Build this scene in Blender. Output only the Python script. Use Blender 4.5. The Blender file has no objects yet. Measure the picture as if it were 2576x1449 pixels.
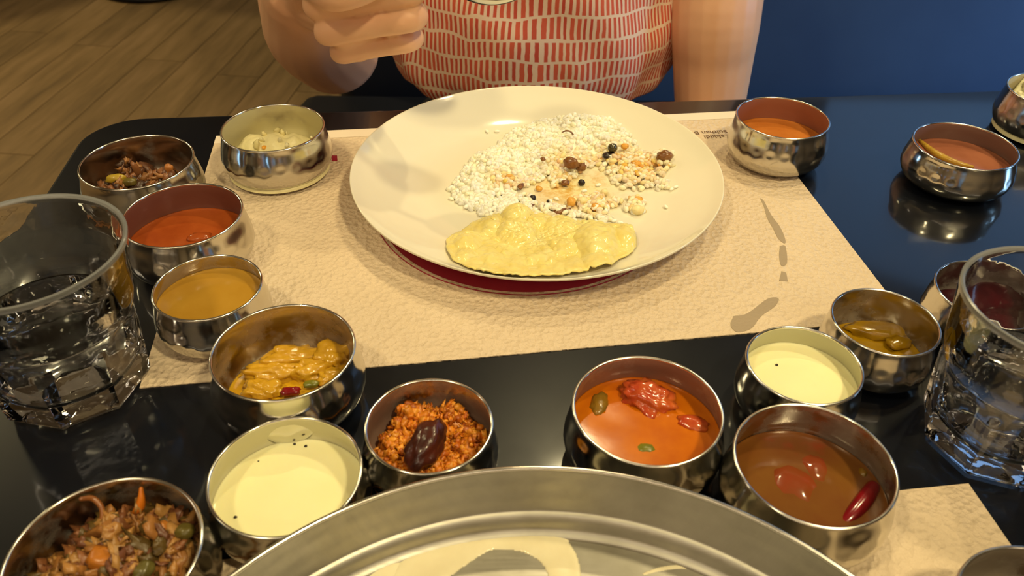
import bpy, bmesh, math, random
import numpy as np
from mathutils import Vector, Matrix, noise, Euler
random.seed(7); rng = np.random.default_rng(7)
C = bpy.context.scene
COL = C.collection
PI = math.pi
TZ = 0.75                                  # height of the table top above the floor

# ------------------------------------------------------------------ camera, world, lights, exposure
F_PX, PITCH, ROLL, CAM_H = 2095.4, math.radians(38.537), math.radians(0.8914), 0.33
_fw = np.array([0, math.cos(PITCH), -math.sin(PITCH)]); _r = np.array([1., 0, 0]); _u = np.cross(_r, _fw)
RX = math.cos(ROLL)*_r + math.sin(ROLL)*_u
UX = -math.sin(ROLL)*_r + math.cos(ROLL)*_u
cd = bpy.data.cameras.new('camera'); cam = bpy.data.objects.new('camera', cd); COL.objects.link(cam)
M = Matrix.Identity(4)
for i in range(3):
    M[i][0] = RX[i]; M[i][1] = UX[i]; M[i][2] = -_fw[i]
M[2][3] = CAM_H + TZ
cam.matrix_world = M
cd.sensor_width = 36; cd.lens = F_PX/2576*36; cd.clip_start = 0.01
cd.dof.use_dof = True; cd.dof.focus_distance = 0.56; cd.dof.aperture_fstop = 14
C.camera = cam

w = bpy.data.worlds.new('world'); C.world = w; w.use_nodes = True
w.node_tree.nodes['Background'].inputs[0].default_value = (1.0, 0.80, 0.55, 1)
w.node_tree.nodes['Background'].inputs[1].default_value = 0.05

def area(name, loc, target, size, power, col, size_y=None, spread=PI):
    l = bpy.data.lights.new(name, 'AREA'); l.energy = power; l.color = col; l.size = size
    if size_y: l.shape = 'RECTANGLE'; l.size_y = size_y
    else: l.shape = 'DISK'
    l.spread = spread
    o = bpy.data.objects.new(name, l); COL.objects.link(o)
    o.location = (loc[0], loc[1], loc[2]+TZ)
    d = Vector((target[0]-loc[0], target[1]-loc[1], target[2]-loc[2]))
    o.rotation_euler = d.to_track_quat('-Z', 'Y').to_euler()
    return o
WARM = (1.0, 0.82, 0.44)
area('ceiling_lamp', (0.17, 1.62, 1.75), (0.05, 0.5, 0), 0.06, 9, WARM)
area('ceiling_lamp', (0.80, 0.95, 1.85), (0.05, 0.5, 0), 0.14, 13, WARM)
area('ceiling_lamp', (-0.75, -0.25, 1.75), (0, 0.5, 0), 0.16, 10, WARM)
area('ceiling_lamp', (0.75, -0.35, 1.65), (0, 0.5, 0), 0.14, 19, WARM)
area('ceiling_lamp', (-2.5, 2.6, 1.9), (-1.5, 2.1, -0.75), 0.3, 20, WARM)
area('overhead_fill', (0.0, 0.3, 2.02), (0, 0.3, 0), 3.0, 2.5, (1.0, 0.82, 0.52), 4.0)  # no real fixture: wide soft fill added under the ceiling
area('wall_fill', (0.0, -1.95, 1.9), (0.0, -2.45, 0.6), 4.0, 45, (1.0, 0.84, 0.60), 0.15)  # added fill: brightens the front wall for steel and glass to reflect
area('wall_fill', (-3.3, 0.6, 1.9), (-3.75, 0.6, 0.6), 0.15, 25, (1.0, 0.84, 0.60), 3.5)  # likewise added, brightens the left wall for reflections
area('cool_fill_light', (2.3, 0.55, 0.55), (1.25, 1.2, -0.05), 0.5, 10, (0.30, 0.58, 0.95), 0.7, 1.3)  # no window here: cool fill added to brighten the bench's right end
area('cool_fill_light', (2.35, 2.9, 1.35), (0.9, 0.5, 0.0), 2.2, 8, (0.24, 0.50, 0.95), 1.3)  # area light added in mid-room so the table top reflects blue
C.view_settings.view_transform = 'Standard'; C.view_settings.look = 'None'
C.view_settings.gamma = 1; C.view_settings.use_curve_mapping = False
C.view_settings.exposure = -0.03

# ------------------------------------------------------------------ helpers: pixels of the survey -> metres (table-top frame)
def ray(px, py):
    return ((px-1288)/F_PX)*RX - ((py-724.5)/F_PX)*UX + _fw
def on(px, py, z=0.0):
    d = ray(px, py); t = (z-CAM_H)/d[2]; return np.array([d[0]*t, d[1]*t])
def aty(px, py, y):
    d = ray(px, py); t = y/d[1]; return Vector((d[0]*t, y, CAM_H+d[2]*t))
def proj(P):
    P = np.asarray(P, float)-np.array([0, 0, CAM_H]); dd = P@_fw
    return 1288+F_PX*(P@RX)/dd, 724.5-F_PX*(P@UX)/dd

def lin(c):
    c /= 255.0
    return c/12.92 if c <= .04045 else ((c+.055)/1.055)**2.4
def rgb(r, g, b): return (lin(r), lin(g), lin(b), 1)

# ------------------------------------------------------------------ helpers: objects
def thing(name, label, cat, loc=(0, 0, 0), rotz=0, group=None):
    o = bpy.data.objects.new(name, None); COL.objects.link(o)
    o.empty_display_size = .02
    o.location = (loc[0], loc[1], loc[2]+TZ); o.rotation_euler = (0, 0, rotz)
    o['label'] = label; o['category'] = cat
    if group: o['group'] = group
    return o
def mesh_from(name, V, Fc, smooth=True):
    me = bpy.data.meshes.new(name); me.from_pydata([tuple(v) for v in V], [], Fc); me.update()
    if smooth: me.polygons.foreach_set('use_smooth', [True]*len(me.polygons))
    return me
def put(name, me, mats, parent=None, loc=(0, 0, 0), rotz=0, label=None, cat=None, group=None, kind=None):
    o = bpy.data.objects.new(name, me); COL.objects.link(o)
    if mats is not None:
        for m in (mats if isinstance(mats, (list, tuple)) else [mats]): me.materials.append(m)
    if parent is not None: o.parent = parent; o.location = loc
    else: o.location = (loc[0], loc[1], loc[2]+TZ)
    o.rotation_euler = (0, 0, rotz)
    if label: o['label'] = label
    if cat: o['category'] = cat
    if group: o['group'] = group
    if kind: o['kind'] = kind
    return o
def bm_mesh(bm, name='mesh', smooth=True):
    me = bpy.data.meshes.new(name); bm.to_mesh(me); bm.free()
    if smooth: me.polygons.foreach_set('use_smooth', [True]*len(me.polygons))
    return me
def spline(pts, n):
    """Catmull-Rom through pts (k,d), n samples per span."""
    P = np.asarray(pts, float); P = np.vstack([2*P[0]-P[1], P, 2*P[-1]-P[-2]]); out = []
    for i in range(1, len(P)-2):
        for t in np.linspace(0, 1, n, endpoint=False):
            a, b, c, d = P[i-1], P[i], P[i+1], P[i+2]
            out.append(.5*((2*b)+(c-a)*t+(2*a-5*b+4*c-d)*t*t+(3*b-a-3*c+d)*t**3))
    out.append(P[-2]); return np.array(out)
def lathe(prof, seg=96, disp=None):
    """Surface of revolution; points with r<1e-6 become poles. disp(r,z,th,i)->(r,z) arrays."""
    th = np.arange(seg)/seg*2*PI; V = []; rows = []
    for i, (r, z) in enumerate(prof):
        if r < 1e-6: rows.append([len(V)]); V.append((0, 0, z))
        else:
            rr, zz = np.full(seg, r), np.full(seg, z)
            if disp: rr, zz = disp(rr, zz, th, i)
            rows.append(list(range(len(V), len(V)+seg)))
            V += list(zip(rr*np.cos(th), rr*np.sin(th), zz))
    Fc = []; ring = []
    for i in range(len(rows)-1):
        a, b = rows[i], rows[i+1]
        for j in range(seg):
            k = (j+1) % seg
            if len(a) == 1 and len(b) == 1: continue
            if len(a) == 1: Fc.append((a[0], b[k], b[j]))
            elif len(b) == 1: Fc.append((a[j], a[k], b[0]))
            else: Fc.append((a[j], a[k], b[k], b[j]))
            ring.append(i)
    return V, Fc, ring
def torus(R, r, z, seg=128, sec=8):
    V = []; Fc = []
    for i in range(seg):
        a = 2*PI*i/seg
        for j in range(sec):
            b = 2*PI*j/sec; q = R+r*math.cos(b); V.append((q*math.cos(a), q*math.sin(a), z+r*math.sin(b)))
    for i in range(seg):
        for j in range(sec):
            Fc.append((i*sec+j, ((i+1) % seg)*sec+j, ((i+1) % seg)*sec+(j+1) % sec, i*sec+(j+1) % sec))
    return V, Fc
def box_bm(bm, c, s, rot=None, bevel=0):
    m = Matrix.Translation(c) @ (rot.to_matrix().to_4x4() if rot else Matrix.Identity(4)) @ Matrix.Diagonal((s[0], s[1], s[2], 1))
    g = bmesh.ops.create_cube(bm, size=1, matrix=m)
    if bevel:
        es = list({e for v in g['verts'] for e in v.link_edges})
        bmesh.ops.bevel(bm, geom=es, offset=bevel, segments=3, profile=.5, affect='EDGES')
def tube(pts, rad, n=6, sec=16, flat=1.0):
    """Tapered tube with round ends along a spline; returns V, F."""
    A = spline(np.c_[np.asarray(pts, float), np.asarray(rad, float)], n)
    P, R = A[:, :3], A[:, 3]
    T = np.gradient(P, axis=0); T /= np.linalg.norm(T, axis=1)[:, None]
    up = np.array([0, 0, 1.]) if abs(T[0][2]) < .9 else np.array([1., 0, 0])
    N = np.cross(T[0], up); N /= np.linalg.norm(N); V = []; rows = []
    seq = []
    for k in (-1., -.85, -.55): seq.append((P[0]+T[0]*R[0]*k, R[0]*math.sqrt(max(0, 1-k*k)), 0))
    for i in range(len(P)): seq.append((P[i], R[i], i))
    for k in (.55, .85, 1.): seq.append((P[-1]+T[-1]*R[-1]*k, R[-1]*math.sqrt(max(0, 1-k*k)), len(P)-1))
    for (p, r, i) in seq:
        t = T[i]; N = N-t*(N@t); N /= np.linalg.norm(N); B = np.cross(t, N)
        if r < 1e-7: rows.append([len(V)]); V.append(tuple(p))
        else:
            rows.append(list(range(len(V), len(V)+sec)))
            for j in range(sec):
                a = 2*PI*j/sec; V.append(tuple(p+r*(math.cos(a)*N+flat*math.sin(a)*B)))
    Fc = []
    for a, b in zip(rows[:-1], rows[1:]):
        for j in range(sec):
            k = (j+1) % sec
            if len(a) == 1: Fc.append((a[0], b[j], b[k]))
            elif len(b) == 1: Fc.append((a[j], b[0], a[k]))
            else: Fc.append((a[j], b[j], b[k], a[k]))
    return V, Fc
class Join:
    def __init__(s): s.V = []; s.F = []; s.c = []
    def add(s, V, F, col=None):
        o = len(s.V); s.V += [tuple(v) for v in V]; s.F += [tuple(i+o for i in f) for f in F]
        if col is not None: s.c += [col]*len(V)
        return s
    def mesh(s, name='mesh', smooth=True):
        me = mesh_from(name, s.V, s.F, smooth)
        if len(s.c) == len(s.V) and s.c:
            a = me.color_attributes.new('Col', 'FLOAT_COLOR', 'POINT')
            a.data.foreach_set('color', np.array(s.c, float).ravel())
        return me
_ico = {}
def ico(sub):
    if sub not in _ico:
        bm = bmesh.new(); bmesh.ops.create_icosphere(bm, subdivisions=sub, radius=1)
        _ico[sub] = (np.array([v.co[:] for v in bm.verts]), [tuple(v.index for v in f.verts) for f in bm.faces]); bm.free()
    return _ico[sub]
def rotm(a, b, c): return np.array(Euler((a, b, c)).to_matrix())
def lump(size, seed, sub=3, amp=.25, freq=1.6, rot=None, box=0.0):
    """An irregular chunk: noisy ellipsoid; box>0 squares it off."""
    V, Fc = ico(sub); out = []
    for v in V:
        if box: v = v/np.max(np.abs(v))*box + v*(1-box)
        n = noise.fractal(Vector(v*freq)+Vector((seed*3.1, seed*1.7, seed)), 1, 2, 3)
        out.append(v*(1+amp*n))
    out = np.array(out)*np.asarray(size)
    if rot is not None: out = out@rotm(*rot).T
    return out, Fc

# ------------------------------------------------------------------ materials
def mat(name, color=(.5, .5, .5, 1), rough=.5, metal=0.0, **kw):
    m = bpy.data.materials.new(name); m.use_nodes = True
    b = m.node_tree.nodes['Principled BSDF']
    b.inputs['Base Color'].default_value = color; b.inputs['Roughness'].default_value = rough; b.inputs['Metallic'].default_value = metal
    for k, v in kw.items(): b.inputs[k.replace('_', ' ')].default_value = v
    return m
class N:
    def __init__(s, m): s.m = m; s.t = m.node_tree; s.b = s.t.nodes['Principled BSDF']
    def n(s, ty, **kw):
        o = s.t.nodes.new(ty)
        for k, v in kw.items():
            if k in o.bl_rna.properties: setattr(o, k, v)
            else: o.inputs[k].default_value = v
        return o
    def l(s, a, b): s.t.links.new(a, b)
    def obj(s, scale=(1, 1, 1), rot=(0, 0, 0), loc=(0, 0, 0)):
        tc = s.n('ShaderNodeTexCoord'); mp = s.n('ShaderNodeMapping'); s.l(tc.outputs['Object'], mp.inputs['Vector'])
        mp.inputs['Scale'].default_value = scale; mp.inputs['Rotation'].default_value = rot; mp.inputs['Location'].default_value = loc
        return mp.outputs[0]
    def noise(s, vec, scale, detail=3, rough=.5):
        n = s.n('ShaderNodeTexNoise', Scale=scale, Detail=detail, Roughness=rough); s.l(vec, n.inputs['Vector']); return n.outputs['Fac']
    def ramp(s, fac, stops):
        r = s.n('ShaderNodeValToRGB'); s.l(fac, r.inputs['Fac']); e = r.color_ramp.elements
        while len(e) < len(stops): e.new(.5)
        for x, (p, c) in zip(e, stops): x.position = p; x.color = c if len(c) == 4 else (*c, 1)
        return r.outputs['Color']
    def math(s, op, a, b=None, c=None):
        n = s.n('ShaderNodeMath', operation=op)
        for i, v in enumerate((a, b, c)):
            if v is None: continue
            if isinstance(v, (int, float)): n.inputs[i].default_value = v
            else: s.l(v, n.inputs[i])
        return n.outputs[0]
    def mix(s, fac, a, b):
        n = s.n('ShaderNodeMix', data_type='RGBA')
        for k, v in (('Factor', fac), ('A', a), ('B', b)):
            sock = [i for i in n.inputs if i.name == k and (i.type == 'RGBA' if k != 'Factor' else i.type == 'VALUE')][0]
            if isinstance(v, (tuple, float, int)): sock.default_value = v
            else: s.l(v, sock)
        return [o for o in n.outputs if o.type == 'RGBA'][0]
    def bump(s, h, strength=.3, dist=.001):
        b = s.n('ShaderNodeBump', Strength=strength, Distance=dist); s.l(h, b.inputs['Height']); s.l(b.outputs[0], s.b.inputs['Normal'])
BLACK, WHITE = (0, 0, 0, 1), (1, 1, 1, 1)

def steel_mat(name, col=(.62, .60, .55, 1), rough=.13):
    m = mat(name, col, rough, 1.0); k = N(m)
    v = k.obj(); f = k.noise(v, 60, 4)
    r = k.ramp(f, [(.3, (rough*.7,)*3), (.75, (rough*1.7,)*3)]); k.l(r, k.b.inputs['Roughness'])
    return m
STEEL = steel_mat('polished_steel')
RIM = steel_mat('rim_steel', (.75, .72, .66, 1), .16)
def inner_mat(name, residue, amount=.5, scale=45, zlev=.02, base=(.50, .46, .40, 1)):
    """Steel inside of a bowl with a film of food dried on it."""
    m = mat(name, base, .25, 1.0); k = N(m)
    v = k.obj(); f = k.noise(v, scale, 5, .6)
    lo = max(.0, .72-amount*.7)
    fac = k.ramp(f, [(lo, BLACK), (min(1, lo+.18), WHITE)])
    fac = k.math('MULTIPLY', fac, .35+.65*amount)
    k.l(k.mix(fac, base, residue), k.b.inputs['Base Color'])
    k.l(k.math('SUBTRACT', 1.0, fac), k.b.inputs['Metallic'])
    k.l(k.math('MULTIPLY_ADD', fac, .25, .22), k.b.inputs['Roughness'])
    k.bump(f, .15, .0006)
    return m
def food(name, c1, c2, scale=80, rough=.3, sss=.0, bump=.4, spec=.5, c3=None, coat=0):
    m = mat(name, c1, rough); k = N(m); v = k.obj(); f = k.noise(v, scale, 4, .6)
    st = [(.35, c1), (.65, c2)] + ([(.75, c3)] if c3 else [])
    k.l(k.ramp(f, st), k.b.inputs['Base Color'])
    if bump: k.bump(k.noise(v, scale*2.2, 3), bump, .0006)
    k.b.inputs['Specular IOR Level'].default_value = spec
    if coat: k.b.inputs['Coat Weight'].default_value = coat; k.b.inputs['Coat Roughness'].default_value = .08
    if sss:
        k.b.inputs['Subsurface Weight'].default_value = sss; k.b.inputs['Subsurface Radius'].default_value = (.004, .003, .0015); k.b.inputs['Subsurface Scale'].default_value = 1
    return m

# ------------------------------------------------------------------ setting: floor of planks, walls, ceiling
def wood():
    m = mat('oak_plank', rgb(120, 95, 60), .55); k = N(m)
    oi = k.n('ShaderNodeObjectInfo'); tc = k.n('ShaderNodeTexCoord')
    mp = k.n('ShaderNodeMapping', Scale=(9, 1.1, 1)); k.l(tc.outputs['Object'], mp.inputs['Vector'])
    ad = k.n('ShaderNodeVectorMath', operation='ADD'); k.l(mp.outputs[0], ad.inputs[0])
    sc = k.n('ShaderNodeVectorMath', operation='SCALE', Scale=37.0); k.l(oi.outputs['Location'], sc.inputs[0]); k.l(sc.outputs[0], ad.inputs[1])
    f = k.noise(ad.outputs[0], 2.2, 5, .6)
    col = k.ramp(f, [(.25, rgb(104, 84, 56)), (.5, rgb(138, 112, 74)), (.75, rgb(160, 130, 92))])
    hs = k.n('ShaderNodeHueSaturation'); k.l(col, hs.inputs['Color'])
    k.l(k.math('MULTIPLY_ADD', oi.outputs['Random'], .35, .8), hs.inputs['Value']); k.l(hs.outputs[0], k.b.inputs['Base Color'])
    k.bump(f, .15, .001); return m
WOOD = wood()
FLOOR = bpy.data.objects.new('floor', None)
bm = bmesh.new(); box_bm(bm, (0, 1.5, -.02), (7.6, 8.0, .03))
me = bm_mesh(bm, 'floor', False); FLOOR = bpy.data.objects.new('floor', me); COL.objects.link(FLOOR); FLOOR['kind'] = 'structure'
me.materials.append(mat('subfloor', rgb(70, 55, 38), .7))
PW, PL = .135, 1.3
bm = bmesh.new(); box_bm(bm, (0, 0, -.002), (PW-.003, PL-.003, .007)); plank_me = bm_mesh(bm, 'plank', False); plank_me.materials.append(WOOD)
ang = math.radians(-6)
n = 0
for i in range(-26, 4):
    for j in range(-1, 4):
        x = i*PW; y = j*PL+(i*.47 % 1)*PL
        if y > 4.6 or n >= 300: continue
        o = bpy.data.objects.new('plank', plank_me); COL.objects.link(o); o.parent = FLOOR
        o.location = (x*math.cos(ang)-y*math.sin(ang)*1, x*math.sin(ang)+y*math.cos(ang), 0); o.rotation_euler = (0, 0, ang); n += 1
        if abs(o.location.x) > 3.6 or o.location.y > 4.6: bpy.data.objects.remove(o); n -= 1
def wall(name, c, s, m):
    bm = bmesh.new(); box_bm(bm, c, s); o = bpy.data.objects.new(name, bm_mesh(bm, name, False)); COL.objects.link(o); o['kind'] = 'structure'; o.data.materials.append(m)
WALLM = mat('wall_paint', rgb(178, 162, 138), .8); k = N(WALLM); k.bump(k.noise(k.obj(), 120), .1, .001)
CEILM = mat('ceiling_paint', rgb(150, 138, 120), .9); k = N(CEILM); k.bump(k.noise(k.obj(), 90), .1, .001)
wall('wall_back', (0, 5.5, 1.4), (7.6, .1, 2.8), WALLM); wall('wall_front', (0, -2.5, 1.4), (7.6, .1, 2.8), WALLM)
wall('wall_left', (-3.8, 1.5, 1.4), (.1, 8, 2.8), WALLM); wall('wall_right', (3.8, 1.5, 1.4), (.1, 8, 2.8), WALLM)
wall('ceiling', (0, 1.5, 2.82), (7.6, 8, .06), CEILM)

# ------------------------------------------------------------------ table
tm = mat('black_lacquer', rgb(9, 11, 17), .07); k = N(tm)
v = k.obj((1, 1, 1)); vs = k.obj((1, 1, 1), (0, 0, .6))
sc = k.noise(vs, 14, 6, .7)
k.l(k.ramp(sc, [(.3, (.28,)*3), (.8, (.36,)*3)]), k.b.inputs['Roughness'])
k.l(k.ramp(k.noise(v, 7, 3), [(.3, rgb(8, 10, 16)), (.8, rgb(12, 16, 27))]), k.b.inputs['Base Color'])
k.b.inputs['Specular IOR Level'].default_value = .22
k.b.inputs['Coat Weight'].default_value = .8; k.b.inputs['Coat Roughness'].default_value = .075; k.b.inputs['Coat IOR'].default_value = 1.45
TABLE = thing('dining_table', 'long black glossy table with rounded corners carrying all the dishes', 'table')
ta = math.radians(6.0)
def rounded(x0, y0, x1, y1, r, seg=10):
    P = []
    for cx, cy, a in ((x1-r, y1-r, 0), (x0+r, y1-r, 90), (x0+r, y0+r, 180), (x1-r, y0+r, 270)):
        for i in range(seg+1):
            t = math.radians(a+90*i/seg); P.append((cx+r*math.cos(t), cy+r*math.sin(t)))
    return P
def slab(P, z0, z1, bev=0):
    bm = bmesh.new(); vs_ = [bm.verts.new((x, y, z0)) for x, y in P]; f = bm.faces.new(vs_)
    r = bmesh.ops.extrude_face_region(bm, geom=[f]); up = [e for e in r['geom'] if isinstance(e, bmesh.types.BMVert)]
    bmesh.ops.translate(bm, vec=(0, 0, z1-z0), verts=up); bm.normal_update()
    bmesh.ops.recalc_face_normals(bm, faces=bm.faces)
    if bev:
        es = [e for e in bm.edges if abs(e.verts[0].co.z-e.verts[1].co.z) < 1e-6 and abs(e.verts[0].co.z-z1) < 1e-6]
        bmesh.ops.bevel(bm, geom=es, offset=bev, segments=3, profile=.5, affect='EDGES')
    return bm
# frame of the table: x along its far edge. origin = far-left corner before rounding
tl = np.array([-.3555, .6340])
def tf(x, y): return (tl[0]+x*math.cos(ta)-y*math.sin(ta), tl[1]+x*math.sin(ta)+y*math.cos(ta))
P = [tf(x, y) for x, y in rounded(0, -.95, 1.65, 0, .045)]
put('tabletop', bm_mesh(slab(P, -.032, 0, .003), 'tabletop', False), tm, TABLE)
legm = mat('black_metal', rgb(14, 15, 18), .4, .6)
for x in (.35, 1.3):
    q = tf(x, -.48)
    V, Fc, _ = lathe([(0, -TZ+.001), (.22, -TZ+.001), (.23, -TZ+.008), (.21, -TZ+.018), (.05, -TZ+.03), (.035, -TZ+.06), (.035, -.08), (.12, -.04), (.12, -.0325), (0, -.0325)], 40)
    put('pedestal_leg', mesh_from('pedestal_leg', V, Fc), legm, TABLE, (q[0], q[1], 0))

# ------------------------------------------------------------------ placemats
pm = mat('embossed_paper', rgb(222, 196, 158), .75); k = N(pm)
v = k.obj()
f1 = k.noise(v, 330, 3, .6)
vor = k.n('ShaderNodeTexVoronoi', Scale=280.0); k.l(v, vor.inputs['Vector'])
k.l(k.ramp(k.noise(v, 9, 4), [(.3, rgb(212, 190, 162)), (.7, rgb(222, 201, 174))]), k.b.inputs['Base Color'])
k.bump(k.math('ADD', f1, vor.outputs['Distance']), .65, .0024)
plainm = mat('plain_paper_border', rgb(228, 212, 192), .7); k = N(plainm); k.bump(k.noise(k.obj(), 200), .1, .0003)
redm = mat('red_print', rgb(150, 22, 48), .6); k = N(redm); k.bump(k.noise(k.obj(), 400), .3, .0004)
wetm = mat('damp_paper', rgb(160, 142, 118), .55); k = N(wetm); k.bump(k.noise(k.obj(), 420), .5, .0009)
inkm = mat('brown_ink', rgb(110, 80, 55), .7)
def placemat(corners, label, border=None):
    t = thing('placemat', label, 'placemat')
    zc = .0008
    bm = bmesh.new()
    # subdivided sheet so that it can wave slightly
    A, B, Cc, D = [np.array(c) for c in corners]; nx, ny = 24, 16; g = []
    for j in range(ny+1):
        row = []
        for i in range(nx+1):
            u, vv = i/nx, j/ny; p = A*(1-u)*(1-vv)+B*u*(1-vv)+Cc*u*vv+D*(1-u)*vv
            row.append(bm.verts.new((p[0], p[1], zc)))
        g.append(row)
    for j in range(ny):
        for i in range(nx): bm.faces.new((g[j][i], g[j+1][i], g[j+1][i+1], g[j][i+1]))
    r = bmesh.ops.extrude_face_region(bm, geom=list(bm.faces)); bmesh.ops.translate(bm, vec=(0, 0, -zc+.0001), verts=[e for e in r['geom'] if isinstance(e, bmesh.types.BMVert)])
    bmesh.ops.recalc_face_normals(bm, faces=bm.faces)
    put('sheet', bm_mesh(bm, 'sheet', False), pm, t)
    return t
A, B, Cn, D = (-.2430, .6060), (.2026, .6665), (.2420, .3893), (-.2030, .3206)
MAT1 = placemat((A, B, Cn, D), 'cream embossed paper placemat under the large white plate')
def flat_poly(name, P, z0, z1, m, parent, label=None):
    return put(name, bm_mesh(slab(P, z0, z1), name, False), m, parent, label=label)
# smooth far border, red printed disc, damp marks, lettering
def lerp(a, b, t): return (a[0]+(b[0]-a[0])*t, a[1]+(b[1]-a[1])*t)
flat_poly('border_strip', [A, lerp(A, D, .045), lerp(B, Cn, .045), B], .0009, .00105, plainm, MAT1, 'smooth plain border strip along the far edge')
cc = (.0069, .5127)
P = [(cc[0]+.1035*math.cos(t), cc[1]+.1035*math.sin(t)) for t in np.linspace(0, 2*PI, 96, endpoint=False)]
flat_poly('printed_disc', P, .0009, .0010, redm, MAT1, 'dark red printed disc under the plate')
V, Fc = torus(.1065, .0004, .001, 128, 6); put('printed_ring', mesh_from('ring', V, Fc), redm, MAT1, (cc[0], cc[1], 0))
def blob_poly(px): return [tuple(on(x, y, .001)) for x, y in (spline(px+px[:1], 5)[:-1] if len(px) > 4 else px)]
flat_poly('damp_mark', blob_poly([(1912, 498), (1922, 506), (1940, 540), (1962, 570), (1975, 600), (1974, 612), (1958, 600), (1945, 575), (1930, 548), (1922, 520)]), .0009, .001, wetm, MAT1, 'grey damp streak')
flat_poly('damp_mark', blob_poly([(1962, 618), (1976, 620), (1980, 660), (1966, 668), (1960, 645)]), .0009, .001, wetm, MAT1, 'grey damp streak')
flat_poly('damp_mark', blob_poly([(1966, 682), (1978, 686), (1982, 708), (1960, 706)]), .0009, .001, wetm, MAT1, 'grey damp spot')
flat_poly('damp_mark', blob_poly([(1845, 795), (1880, 788), (1930, 752), (1958, 750), (1950, 770), (1915, 795), (1890, 826), (1855, 835), (1838, 818)]), .0009, .001, wetm, MAT1, 'broad grey damp patch near the bowl of white buttermilk')
flat_poly('red_mark', blob_poly([(834, 391), (848, 391), (849, 405), (835, 405)]), .0009, .001, redm, MAT1)
def lettering(txt, px, py, size, parent):
    cu = bpy.data.curves.new('lettering', 'FONT'); cu.body = txt; cu.size = size; cu.extrude = .00005; cu.resolution_u = 3
    o = bpy.data.objects.new('lettering', cu); COL.objects.link(o); bpy.context.view_layer.update()
    me = bpy.data.meshes.new_from_object(o.evaluated_get(bpy.context.evaluated_depsgraph_get())); bpy.data.objects.remove(o)
    q = on(px, py, .0011); ob = put('lettering', me, inkm, parent, (q[0], q[1], .00112)); ob.rotation_euler = (0, 0, PI+math.radians(7.7))
lettering('Sulthan B', 1827, 327, .0075, MAT1); lettering('Lakkidi', 1831, 338, .0075, MAT1)
c0 = np.array([.2271, .2641]); d1 = np.array([math.cos(math.radians(7.9)), math.sin(math.radians(7.9))]); d2 = np.array([d1[1], -d1[0]])
d2 = np.array([.0043+.02, -.0398]); d2 /= np.linalg.norm(d2); d2 = np.array([d1[1], -d1[0]])
MAT2 = placemat((c0-d1*.445, c0, c0+d2*.28, c0-d1*.445+d2*.28), 'cream paper placemat under the big steel tray at the near edge')

# ------------------------------------------------------------------ steel bowls
BOWL_OUT = [(.0, .012), (.55, .010), (.72, .0), (.86, .045), (1.01, .17), (1.085, .34), (1.095, .48), (1.06, .68), (1.015, .88), (1.0, 1.0)]
def bowl_profile(r, h, t=.0011):
    A = spline([(a*r, b*h) for a, b in BOWL_OUT], 5); A[0, 0] = 0; A[:, 1] = np.maximum(A[:, 1], 0.00005)
    T = np.gradient(A, axis=0); T /= np.linalg.norm(T, axis=1)[:, None]; Nn = np.c_[-T[:, 1], T[:, 0]]
    I = A+Nn*t; I = I[(I[:, 0] > .4*t)]; I[:, 1] = np.minimum(I[:, 1], h)
    I = np.vstack([[0, A[0, 1]+t], I])
    return A, I
def inner_r(r, h, z):
    A, I = bowl_profile(r, h); m = I[:, 0] > .6*r
    return float(np.interp(z, I[m][:, 1], I[m][:, 0]))
def make_bowl(x, y, r, h, label, inner, group='hammered steel bowls on the table', seed=0):
    t = thing('steel_bowl', label, 'bowl', (x, y, ZB(x, y)), seed*1.3, group)
    A, I = bowl_profile(r, h); prof = [tuple(p) for p in A]+[tuple(p) for p in I[::-1]]; na = len(A)
    nd = 22
    def disp(rr, zz, th, i):
        if i >= na+4 : sgn = .25
        else: sgn = 1
        z = zz[0]/h
        d = 0
        for row, ph in ((.40, 0), (.60, .5)):
            a = ((th*nd/(2*PI)+ph) % 1)-.5
            d = d+np.exp(-(a/.24)**2)*math.exp(-((z-row)/.075)**2)
        return rr-d*.00034*sgn, zz
    V, Fc, ring = lathe(prof, 132, disp)
    me = mesh_from('bowl_body', V, Fc); put('bowl_body', me, [STEEL, inner], t)
    me.polygons.foreach_set('material_index', [1 if i >= na else 0 for i in ring])
    V, Fc = torus(r-.0004, .00085, h); put('rim', mesh_from('rim', V, Fc), RIM, t)
    return t
def inside(P, poly):
    x, y = P; c = False; n = len(poly)
    for i in range(n):
        (x1, y1), (x2, y2) = poly[i], poly[(i+1) % n]
        if (y1 > y) != (y2 > y) and x < (x2-x1)*(y-y1)/(y2-y1)+x1: c = not c
    return c
MAT1P = [A, B, Cn, D]; MAT2P = [tuple(c0-d1*.445), tuple(c0), tuple(c0+d2*.28), tuple(c0-d1*.445+d2*.28)]
def ZB(x, y):
    for q in (MAT1P, MAT2P):
        for a in np.linspace(0, 2*PI, 12, endpoint=False):
            if inside((x+.03*math.cos(a), y+.03*math.sin(a)), q): return .0011
    return .0001
def level(x, y, r, h, gap):
    """height of a liquid whose far edge shows gap survey pixels below the far rim"""
    _, v0 = proj((x, y+r, h+ZB(x, y)))
    for z in np.linspace(h, .004, 120):
        _, vv = proj((x, y+inner_r(r, h, z), z+ZB(x, y)))
        if vv-v0 >= gap: return z
    return .006
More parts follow.
